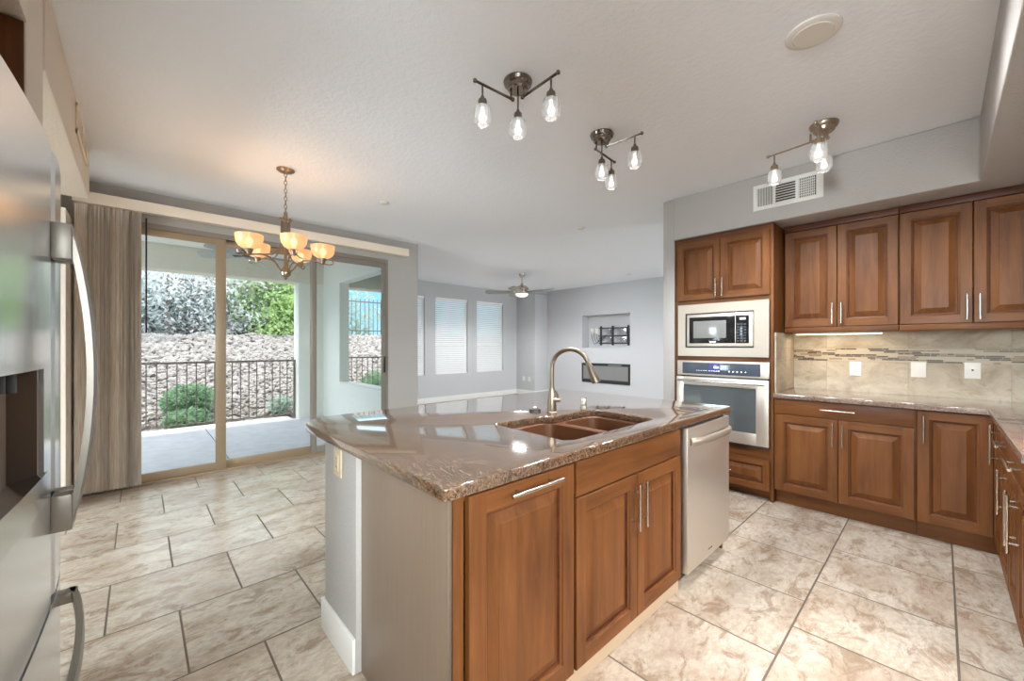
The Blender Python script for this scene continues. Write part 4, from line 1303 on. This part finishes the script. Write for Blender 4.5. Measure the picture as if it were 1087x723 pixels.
MB().lathe([(0.048, -0.0005), (0.048, -0.006), (0.038, -0.012), (0.0, -0.012)], (0, 0, 0), 24).build('trim_ring', M['white_trim'], t)
MB().lathe([(0.034, -0.0121), (0.028, -0.016), (0.0, -0.017)], (0, 0, 0), 20).build('lens', M['plastic_white'], t)
sl = lamp('cap_fill_spot', 'SPOT', (0, 0, -0.04), 230, (0.98, 0.98, 1.0), 0.06, direction=(-2.3, 3.9, -2.6), parent=t)  # spot added to a ceiling cap to brighten the far wall
sl.data.spot_size = math.radians(66)
sl.data.spot_blend = 0.7

def track(loc, arms, lab, dirs_power, fin='nickel_dark'):
    t = thing('track_light', lab, 'ceiling light', (loc[0], loc[1], CEIL), 0, 'three-lamp ceiling fixtures')
    MB().lathe([(0.0, -0.0004), (0.076, -0.0004), (0.078, -0.006), (0.072, -0.022), (0.060, -0.030), (0.056, -0.046), (0.046, -0.054), (0.0, -0.054)], (0, 0, 0), 36).build('canopy', M[fin], t)
    za = -0.098
    spots = []
    for (a0, a1, lp) in arms:
        b = MB()
        dv = Vector((a1[0] - a0[0], a1[1] - a0[1], 0)).normalized()
        s = Vector((-dv.y, dv.x, 0)) * 0.0045
        for sg in (-1, 1):
            b.cyl((a0[0] + s.x * sg, a0[1] + s.y * sg, za), (a1[0] + s.x * sg, a1[1] + s.y * sg, za), 0.0038, 8)
        for e in (a0, a1):
            b.lathe([(0.0, -0.011), (0.009, -0.007), (0.011, 0), (0.009, 0.007), (0.0, 0.011)], (e[0], e[1], za), 12)
        st = Vector((a0[0], a0[1], 0)) + dv * 0.012
        b.cyl((st.x, st.y, -0.044), (st.x, st.y, za + 0.003), 0.006, 8)
        b.build('arm', M[fin], t)
        spots.append((lp[0], lp[1], za))
    spots.append((0.0, 0.0, -0.05))
    for (x, y, z) in spots:
        lt = MB()
        lt.cyl((x, y, z), (x, y, -0.160), 0.0048, 8)
        lt.lathe([(0.0, -0.150), (0.008, -0.154), (0.0095, -0.162), (0.007, -0.170), (0.0, -0.172)], (x, y, 0), 12)
        lt.lathe([(0.0, -0.170), (0.020, -0.172), (0.023, -0.182), (0.021, -0.190), (0.024, -0.198), (0.024, -0.206), (0.0, -0.208)], (x, y, 0), 18)
        h = lt.build('lamp_holder', M[fin], t)
        # faceted open glass shade
        b = MB()
        b.lathe([(0.022, -0.203), (0.038, -0.210), (0.043, -0.230), (0.045, -0.275), (0.039, -0.294), (0.031, -0.301), (0.028, -0.300), (0.037, -0.291), (0.0415, -0.272), (0.040, -0.231), (0.035, -0.213), (0.022, -0.207)], (x, y, 0), 8)
        sh = b.build('glass_shade', M['clear_shade'], h, angle=10)
        MB().lathe([(0.0, -0.208), (0.009, -0.212), (0.009, -0.238), (0.018, -0.256), (0.019, -0.268), (0.012, -0.282), (0.0, -0.286)], (x, y, 0), 14).build('bulb', M['bulb'], h)
        sl = lamp('bulb_light', 'SPOT', (x, y, -0.308), dirs_power, (0.92, 0.97, 1.0), 0.03, parent=t)
        sl.data.spot_size = math.radians(165)
        sl.data.spot_blend = 0.6
    return t
P_TRACK = 18.0
track((-1.545, 1.485), [((-0.02, -0.02), (-0.035, -0.262), (-0.036, -0.214)), ((0.03, 0.004), (0.286, -0.006), (0.240, -0.005))], 'dark nickel three-lamp ceiling light over the near end of the island', P_TRACK)
track((-1.550, 2.270), [((0.04, -0.006), (0.285, 0.012), (0.241, 0.004)), ((-0.03, -0.03), (-0.050, 0.230), (-0.050, 0.190))], 'dark nickel three-lamp ceiling light over the far end of the island', P_TRACK)
t3 = track((-0.510, 3.205), [((-0.055, -0.02), (-0.314, 0.012), (-0.275, 0.008)), ((0.02, -0.005), (0.006, -0.282), (0.008, -0.215))], 'nickel three-lamp ceiling light in front of the wall vent', P_TRACK, 'nickel_warm')

# chandelier
t = thing('chandelier', 'five-arm bronze chandelier with amber glass bowl shades before the patio door', 'chandelier', (-3.60, 0.865, 0))
MB().lathe([(0.0, CEIL - 0.0005), (0.066, CEIL - 0.0005), (0.066, CEIL - 0.008), (0.05, CEIL - 0.020), (0.016, CEIL - 0.028), (0.0, CEIL - 0.029)], (0, 0, 0), 30).build('canopy', M['bronze'], t)
b = MB()
z = CEIL - 0.026; k = 0
while z > 2.355:
    pts = []
    for i in range(13):
        a = 2 * PI * i / 12
        px, pz = 0.010 * math.cos(a), 0.020 * math.sin(a)
        pts.append((px if k % 2 else 0, 0 if k % 2 else px, z - 0.016 + pz))
    b.tube(pts, 0.0028, 6)
    z -= 0.032; k += 1
b.build('chain', M['bronze'], t)
b = MB()
b.lathe([(0.0, 2.362), (0.012, 2.358), (0.014, 2.34), (0.016, 2.318), (0.020, 2.300), (0.034, 2.290), (0.034, 2.284), (0.012, 2.280), (0.012, 2.158), (0.034, 2.150), (0.032, 2.142), (0.020, 2.128), (0.012, 2.10), (0.012, 1.93), (0.020, 1.91), (0.036, 1.89), (0.042, 1.868), (0.034, 1.846), (0.016, 1.834), (0.010, 1.82), (0.0, 1.808)], (0, 0, 0), 22)
b.build('column', M['bronze'], t)
b = MB()
for i in range(10):
    a = 2 * PI * i / 10
    b.lathe([(0.0, -0.010), (0.007, -0.006), (0.009, 0), (0.007, 0.006), (0.0, 0.010)], (0.040 * math.cos(a), 0.040 * math.sin(a), 2.297), 8)
for i in range(8):
    a = 2 * PI * i / 8
    b.cyl((0.031 * math.cos(a), 0.031 * math.sin(a), 2.285), (0.031 * math.cos(a), 0.031 * math.sin(a), 2.150), 0.005, 8)
b.build('crown', M['bronze'], t)
for k in range(5):
    a = math.radians(-2 + 72 * k)
    ca, sa = math.cos(a), math.sin(a)
    prof = [(0.03, 1.875), (0.055, 1.90), (0.085, 1.945), (0.125, 1.975), (0.18, 1.985), (0.235, 1.975), (0.285, 1.962), (0.325, 1.958), (0.350, 1.970), (0.352, 1.985), (0.338, 1.99)]
    arm = MB().tube([(r * ca, r * sa, z) for r, z in prof], 0.0065, 8)
    prof2 = [(0.028, 2.135), (0.045, 2.06), (0.10, 2.00), (0.18, 1.984)]
    arm.tube([(r * ca, r * sa, z) for r, z in prof2], 0.0055, 8)
    arm = arm.build('arm', M['bronze'], t)
    c = (0.272 * ca, 0.272 * sa, 0)
    MB().lathe([(0.0, 1.962), (0.014, 1.966), (0.020, 1.985), (0.024, 1.995), (0.028, 2.004), (0.020, 2.012), (0.0, 2.012)], c, 16).build('socket_cup', M['bronze'], arm)
    MB().lathe([(0.022, 2.008), (0.045, 2.012), (0.070, 2.028), (0.086, 2.055), (0.091, 2.085), (0.093, 2.112), (0.090, 2.112), (0.088, 2.086), (0.083, 2.058), (0.068, 2.032), (0.044, 2.016), (0.022, 2.012)], c, 28).build('glass_shade', M['amber_shade'], arm)
    MB().lathe([(0.0, 2.014), (0.012, 2.018), (0.014, 2.035), (0.024, 2.058), (0.024, 2.072), (0.014, 2.088), (0.0, 2.092)], c, 14).build('bulb', M['bulb_warm'], arm)
    lamp('bulb_light', 'POINT', (c[0], c[1], 2.105), 0.45, (1.0, 0.74, 0.45), 0.03, parent=t)

# fans
def fan(loc, z_top, rod, rad, a0, nb, lab, light, bmat, mmat):
    t = thing('ceiling_fan', lab, 'fan', (loc[0], loc[1], z_top))
    b = MB().lathe([(0.0, -0.0005), (0.062, -0.0005), (0.060, -0.02), (0.036, -0.062), (0.0, -0.064)], (0, 0, 0), 24)
    b.build('canopy', mmat, t)
    MB().cyl((0, 0, -0.055), (0, 0, -rod), 0.012, 12).build('downrod', mmat, t)
    z = -rod
    b = MB().lathe([(0.0, z + 0.03), (0.022, z + 0.025), (0.03, z - 0.02), (0.10, z - 0.045), (0.135, z - 0.075), (0.138, z - 0.10), (0.110, z - 0.125), (0.100, z - 0.14), (0.115, z - 0.15), (0.115, z - 0.175), (0.09, z - 0.19), (0.0, z - 0.19)], (0, 0, 0), 30)
    b.build('motor_housing', mmat, t)
    for k in range(nb):
        a = math.radians(a0 + 360 / nb * k)
        ca, sa = math.cos(a), math.sin(a)
        R = lambda r, s, dz: (r * ca - s * sa, r * sa + s * ca, z - 0.155 + dz)
        pr = [(0.17, 0.045), (0.24, 0.058), (0.42, 0.068), (rad - 0.06, 0.072), (rad - 0.015, 0.058), (rad, 0.03)]
        b = MB()
        for (r0, w0), (r1, w1) in zip(pr, pr[1:]):
            tl = 0.34
            v = [R(r0, -w0, -w0 * tl), R(r1, -w1, -w1 * tl), R(r1, w1, w1 * tl), R(r0, w0, w0 * tl), R(r0, -w0, -w0 * tl - 0.007), R(r1, -w1, -w1 * tl - 0.007), R(r1, w1, w1 * tl - 0.007), R(r0, w0, w0 * tl - 0.007)]
            b.add(v, [(0, 1, 2, 3), (7, 6, 5, 4), (0, 4, 5, 1), (3, 2, 6, 7), (1, 5, 6, 2), (0, 3, 7, 4)])
        bl = b.build('blade', bmat, t)
        b = MB()
        v = [R(0.10, -0.02, -0.008), R(0.24, -0.028, -0.012), R(0.24, 0.028, -0.001), R(0.10, 0.02, -0.004), R(0.10, -0.02, -0.018), R(0.24, -0.028, -0.020), R(0.24, 0.028, -0.010), R(0.10, 0.02, -0.014)]
        b.add(v, [(0, 1, 2, 3), (7, 6, 5, 4), (0, 4, 5, 1), (3, 2, 6, 7), (1, 5, 6, 2), (0, 3, 7, 4)])
        b.build('blade_iron', mmat, bl)
    if light:
        sl = lamp('bowl_light', 'SPOT', (0, 0, z - 0.28), 110, (0.95, 0.97, 1.0), 0.12, parent=t)
        sl.data.spot_size = math.radians(172)
        sl.data.spot_blend = 0.4
        MB().lathe([(0.125, z - 0.185), (0.128, z - 0.195), (0.115, z - 0.225), (0.08, z - 0.25), (0.0, z - 0.262)], (0, 0, 0), 28).build('glass_bowl', M['fan_glass'], t)
        MB().lathe([(0.0, z - 0.178), (0.128, z - 0.178), (0.131, z - 0.186), (0.125, z - 0.196), (0.118, z - 0.19), (0.0, z - 0.19)], (0, 0, 0), 28).build('light_ring', mmat, t)
    return t
M['fan_blade'] = mat('grey_fan_blade', srgb(150, 150, 148), 0.5)
M['fan_blade_out'] = mat('pale_fan_blade', srgb(170, 174, 172), 0.5)
fan((-5.671, 5.559), CEIL, 0.20, 0.72, 11, 5, 'nickel ceiling fan with light bowl in the living room', True, M['fan_blade'], M['nickel'])

# ------------------------------------------------------------------ outdoors
PX_ = -7.90
mb = MB().prism([(-5.12, -4.0), (-5.12, 0.756), (PX_, 0.756), (PX_, -4.0)][::-1], -0.16, -0.02)
mb.prism([(-5.12, 0.768), (-5.12, 2.46), (-5.30, 2.50), (-8.05, 2.50), (-8.05, 2.35), (PX_, 2.35), (PX_, 0.768)][::-1], -0.16, -0.02)
struct(mb.build('patio_slab', M['concrete']))
o = struct(MB().box(-8.42, -4.0, -0.16, PX_ - 0.002, 2.05, -0.05, 0.01).build('patio_curb', M['curb']))
struct(MB().box(-8.15, -0.9, 2.78, -5.125, 5.2, 2.90).build('patio_ceiling', M['stucco']))
struct(MB().box(-8.12, -0.9, 2.405, -7.78, 5.2, 2.78, 0.01).build('patio_beam', M['stucco_beam']))
struct(MB().box(-8.10, 2.085, -0.16, -7.80, 2.42, 2.405, 0.01).build('patio_column', M['stucco']))
mb = MB()
mb.box(-7.80, 2.50, -0.16, -6.985, 2.66, 2.78); mb.box(-6.985, 2.50, -0.16, -5.25, 2.66, 0.67); mb.box(-6.985, 2.50, 2.352, -5.25, 2.66, 2.78); mb.box(-5.25, 2.50, -0.16, -5.13, 2.58, 2.78)
mb.box(-8.10, 2.42, -0.16, -7.80, 2.66, 2.405)
struct(mb.build('patio_wall', M['stucco']))
struct(MB().box(-6.985, 2.49, 0.65, -5.25, 2.67, 0.672, 0.004).build('trim_2', M['white_trim']))
fan((-6.5, 1.15), 2.78, 0.10, 0.68, 18, 5, 'grey patio ceiling fan seen through the door glass', False, M['fan_blade_out'], M['steel_dark'])

def railing(y0, y1, x, zb, zt, lab, sp=0.118, end_posts=True):
    t = thing('iron_railing', lab, 'railing', (x, 0, 0))
    MB().box(-0.02, y0, zt - 0.032, 0.02, y1, zt, 0.004).build('top_rail', M['iron'], t)
    MB().box(-0.012, y0, zb + 0.09, 0.012, y1, zb + 0.112, 0.003).build('bottom_rail', M['iron'], t)
    n_ = int((y1 - y0) / sp)
    for k in range(n_ + 1):
        y = y0 + 0.02 + (y1 - y0 - 0.04) * k / n_
        if k in (0, n_):
            MB().box(-0.018, y - 0.018, zb, 0.018, y + 0.018, zt - 0.03).build('post', M['iron'], t)
        else:
            MB().box(-0.007, y - 0.007, zb + 0.11, 0.007, y + 0.007, zt - 0.03).build('baluster', M['iron'], t)
railing(-2.4, 2.09, -8.02, -0.05, 1.03, 'dark iron railing along the patio edge in front of the round green shrubs')
railing(2.70, 6.0, -8.9, -0.25, 1.03, 'dark iron railing seen through the patio wall opening')

# ground and gravel slope
def gz(x, y):
    u = -x
    if u < 8.9: z = -0.24
    elif u < 14.2: z = -0.24 + (u - 8.9) / 5.3 * 1.74
    else: z = 1.50 + (u - 14.2) * 0.02
    return z + 0.05 * noise.noise((x * 0.9, y * 0.9, 3.0)) + (0.03 * y if u > 11 else 0.0) * min(1.0, (u - 11) / 3 if u > 11 else 0) * 0.5
b = MB()
nx, ny = 70, 90
vs = []
for i in range(nx + 1):
    for j in range(ny + 1):
        x = -8.0 - 22.0 * (i / nx) ** 1.5; y = -10 + 34 * j / ny
        vs.append((x, y, gz(x, y)))
fs = [(i * (ny + 1) + j, i * (ny + 1) + j + 1, (i + 1) * (ny + 1) + j + 1, (i + 1) * (ny + 1) + j) for i in range(nx) for j in range(ny)]
b.add(vs, fs)
b.quad((-8.0, -10, -0.24), (-8.0, 24, -0.24), (-8.0, 24, -0.6), (-8.0, -10, -0.6))
o = struct(b.build('ground', M['soil']))
rnd = random.Random(11)
b = MB()
ico = bmesh.new()
bmesh.ops.create_icosphere(ico, subdivisions=1, radius=1.0)
iv = [p.co.copy() for p in ico.verts]; ifc = [tuple(q.index for q in f.verts) for f in ico.faces]
ico.free()
cnt = 0
while cnt < 11000:
    u = rnd.random()
    x = -8.55 - 5.8 * u; y = rnd.uniform(-2.2, 8.4)
    if y > 0.62 * -x + 0.2 or y < -0.6: continue
    s = rnd.uniform(0.024, 0.060) * (1.0 + 0.5 * u) * (1.6 if rnd.random() < 0.08 else 1)
    z = gz(x, y) + s * 0.3
    rot = Matrix.Rotation(rnd.uniform(0, 6.28), 3, 'Z') @ Matrix.Rotation(rnd.uniform(-0.6, 0.6), 3, 'X')
    sc_ = Vector((s * rnd.uniform(0.7, 1.4), s * rnd.uniform(0.7, 1.3), s * rnd.uniform(0.5, 0.95)))
    vv = []
    for p in iv:
        q = Vector((p.x * sc_.x, p.y * sc_.y, p.z * sc_.z)) * rnd.uniform(0.75, 1.15)
        q = rot @ q
        vv.append((q.x + x, q.y + y, q.z + z))
    b.add(vv, ifc); cnt += 1
o = b.build('gravel_rocks', M['rock'], angle=5)
o['kind'] = 'stuff'
tag(o, 'pale broken rocks covering the slope behind the patio railing', 'rocks')

# fence along the top of the slope
def fence(y0, y1, x, zb, zt, lab, sp):
    t = thing('iron_fence', lab, 'fence', (x, 0, 0))
    b = MB(); b2 = MB()
    n_ = int((y1 - y0) / sp)
    for z in (zb + 0.12, zt - 0.12):
        MB().box(-0.015, y0, z - 0.02, 0.015, y1, z + 0.02).build('rail', M['iron'], t)
    for k in range(n_ + 1):
        y = y0 + (y1 - y0) * k / n_
        r = 0.030 if k % 14 == 0 else 0.010
        MB().box(-r, y - r, zb - 0.1, r, y + r, zt).build('post' if k % 14 == 0 else 'picket', M['iron'], t)
fence(0.6, 3.9, -14.9, 1.65, 3.30, 'iron picket fence among the trees above the rock slope', 0.165)
fence(4.6, 9.6, -14.9, 1.72, 3.05, 'iron picket fence against the sky seen through the patio wall opening', 0.165)

# trees
def tree(loc, h, zc, rad, nleaf, leafm, lab, seed, ls=0.09, squash=1.0, bare=0.0):
    rnd = random.Random(seed)
    t = thing('tree', lab, 'tree', loc, 0, 'trees above the slope')
    b = MB()
    tips = []
    def branch(p, d, L, r, dep):
        pts = [p]; q = p.copy(); dd = d.copy()
        for i in range(4):
            dd = (dd + Vector((rnd.uniform(-1, 1), rnd.uniform(-1, 1), rnd.uniform(-0.3, 0.6))) * 0.22).normalized()
            q = q + dd * L / 4
            pts.append(q.copy())
        b.tube(pts, [r * (1 - 0.13 * i) for i in range(5)], 6)
        tips.append(q)
        if dep < 3:
            for i in range(3):
                nd = (dd + Vector((rnd.uniform(-1, 1), rnd.uniform(-1, 1), rnd.uniform(-0.4, 0.7))) * 0.9).normalized()
                branch(pts[2 + i % 3], nd, L * 0.62, r * 0.5, dep + 1)
    for k in range(3):
        branch(Vector((0, 0, -0.15)), Vector((rnd.uniform(-0.5, 0.5), rnd.uniform(-0.5, 0.5), 1)).normalized(), h * 0.5, 0.055 * h / 4, 0)
    b.build('trunk', M['bark'], t)
    f = MB()
    clumps = [(Vector((rnd.gauss(0, 0.45) * rad, rnd.gauss(0, 0.45) * rad, zc + rnd.gauss(0, 0.36) * rad * squash)), rnd.uniform(0.25, 0.5) * rad) for _ in range(34)]
    for k in range(nleaf):
        c, cr = rnd.choice(clumps) if rnd.random() > bare else (rnd.choice(tips), 0.3)
        v = Vector((rnd.gauss(0, 1), rnd.gauss(0, 1), rnd.gauss(0, 1))).normalized() * cr * rnd.random() ** 0.4
        p = c + v
        if p.z < 0.05: p.z = 0.05 + rnd.random() * 0.3
        a = Vector((rnd.uniform(-1, 1), rnd.uniform(-1, 1), rnd.uniform(-1, 1))).normalized()
        e = a.cross(Vector((rnd.uniform(-1, 1), rnd.uniform(-1, 1), rnd.uniform(-1, 1)))).normalized()
        L = ls * rnd.uniform(0.6, 1.3)
        f.add([p - a * L, p + e * L * 0.4, p + a * L, p - e * L * 0.4], [(0, 1, 2, 3)])
    f.build('foliage', leafm, t, angle=1)
def gtree(x, y, *a, **k):
    tree((x, y, gz(x, y)), *a, **k)
gtree(-15.9, -0.75, 3.4, 1.25, 2.0, 15000, M['leaf_grey'], 'pale silvery tree nearest the vertical blind, farthest from the patio column', 1, 0.075, bare=0.12)
gtree(-16.0, 1.15, 3.4, 1.2, 1.9, 15000, M['leaf_grey'], 'pale silvery tree behind the lone fence post on the slope', 2, 0.075, bare=0.12)
gtree(-19.6, 0.2, 4.4, 1.9, 3.2, 15000, M['leaf_dark'], 'blue green tree standing behind the two pale silvery trees', 3, 0.14)
gtree(-16.3, 2.45, 3.3, 1.2, 1.8, 15000, M['leaf_pale'], 'pale sage green tree touching the bright green tree', 4, 0.075, bare=0.08)
gtree(-15.5, 3.75, 3.4, 1.3, 1.8, 15000, M['leaf_green'], 'bright green tree beside the patio column', 5, 0.08)
gtree(-20.0, 4.4, 4.4, 1.9, 3.2, 15000, M['leaf_dark'], 'blue green tree behind the bright green tree', 6, 0.14)

def shrub(loc, r, h, lab, seed, m, n_=1500, ls=0.055):
    rnd = random.Random(seed)
    t = thing('shrub', lab, 'shrub', loc, 0, 'shrubs by the railing')
    b = MB()
    for k in range(9):
        a = rnd.uniform(0, 6.28); s = rnd.uniform(0.2, 0.7) * r
        b.tube([(0, 0, -0.05), (s * 0.4 * math.cos(a), s * 0.4 * math.sin(a), h * 0.4), (s * math.cos(a), s * math.sin(a), h * 0.85)], [0.012, 0.009, 0.005], 6)
    b.build('stem', M['bark'], t)
    f = MB()
    for k in range(n_):
        v = Vector((rnd.gauss(0, 1), rnd.gauss(0, 1), rnd.gauss(0, 1))).normalized() * rnd.random() ** 0.35
        bump = 1 + 0.25 * noise.noise(v * 2.5 + Vector((seed, 0, 0)))
        p = Vector((v.x * r * bump, v.y * r * bump, h * 0.5 + v.z * h * 0.5 * bump))
        p.z = max(p.z, 0.01)
        a = Vector((rnd.uniform(-1, 1), rnd.uniform(-1, 1), rnd.uniform(-0.4, 1))).normalized()
        e = a.cross(Vector((rnd.uniform(-1, 1), rnd.uniform(-1, 1), rnd.uniform(-1, 1)))).normalized()
        L = ls * rnd.uniform(0.6, 1.2)
        f.add([p - a * L, p + e * L * 0.35, p + a * L, p - e * L * 0.35], [(0, 1, 2, 3)])
    f.build('foliage', m, t, angle=1)
shrub((-8.85, 0.60, gz(-8.85, 0.6)), 0.32, 0.42, 'low round green shrub right behind the patio railing', 21, M['leaf_shrub'])
shrub((-9.5, 0.68, gz(-9.5, 0.68)), 0.42, 0.62, 'taller green shrub on the rocks behind the low shrub', 22, M['leaf_shrub'], 2200)
shrub((-9.2, 2.12, gz(-9.2, 2.12)), 0.22, 0.42, 'small sparse shrub beside the patio column', 23, M['leaf_dark'], 500)
shrub((-9.9, 4.5, gz(-9.9, 4.5)), 0.42, 0.55, 'pale green shrub seen through the patio wall opening', 24, M['leaf_shrub'], 900)

# far hills on the horizon
b = MB()
n_ = 60
vs = []
for k in range(n_ + 1):
    y = 20 + 130 * k / n_
    hgt = 4.5 + 2.6 * noise.noise((k * 0.14, 2.0, 0)) + 1.0 * noise.noise((k * 0.6, 5.0, 0)) + 1.6
    vs += [(-150, y, -2), (-156, y, hgt * 0.6), (-165, y, hgt), (-185, y, -2)]
fs = []
for k in range(n_):
    for i in range(3):
        o_ = k * 4 + i
        fs.append((o_, o_ + 4, o_ + 5, o_ + 1))
b.add(vs, fs)
struct(b.build('far_hills', M['hill']))
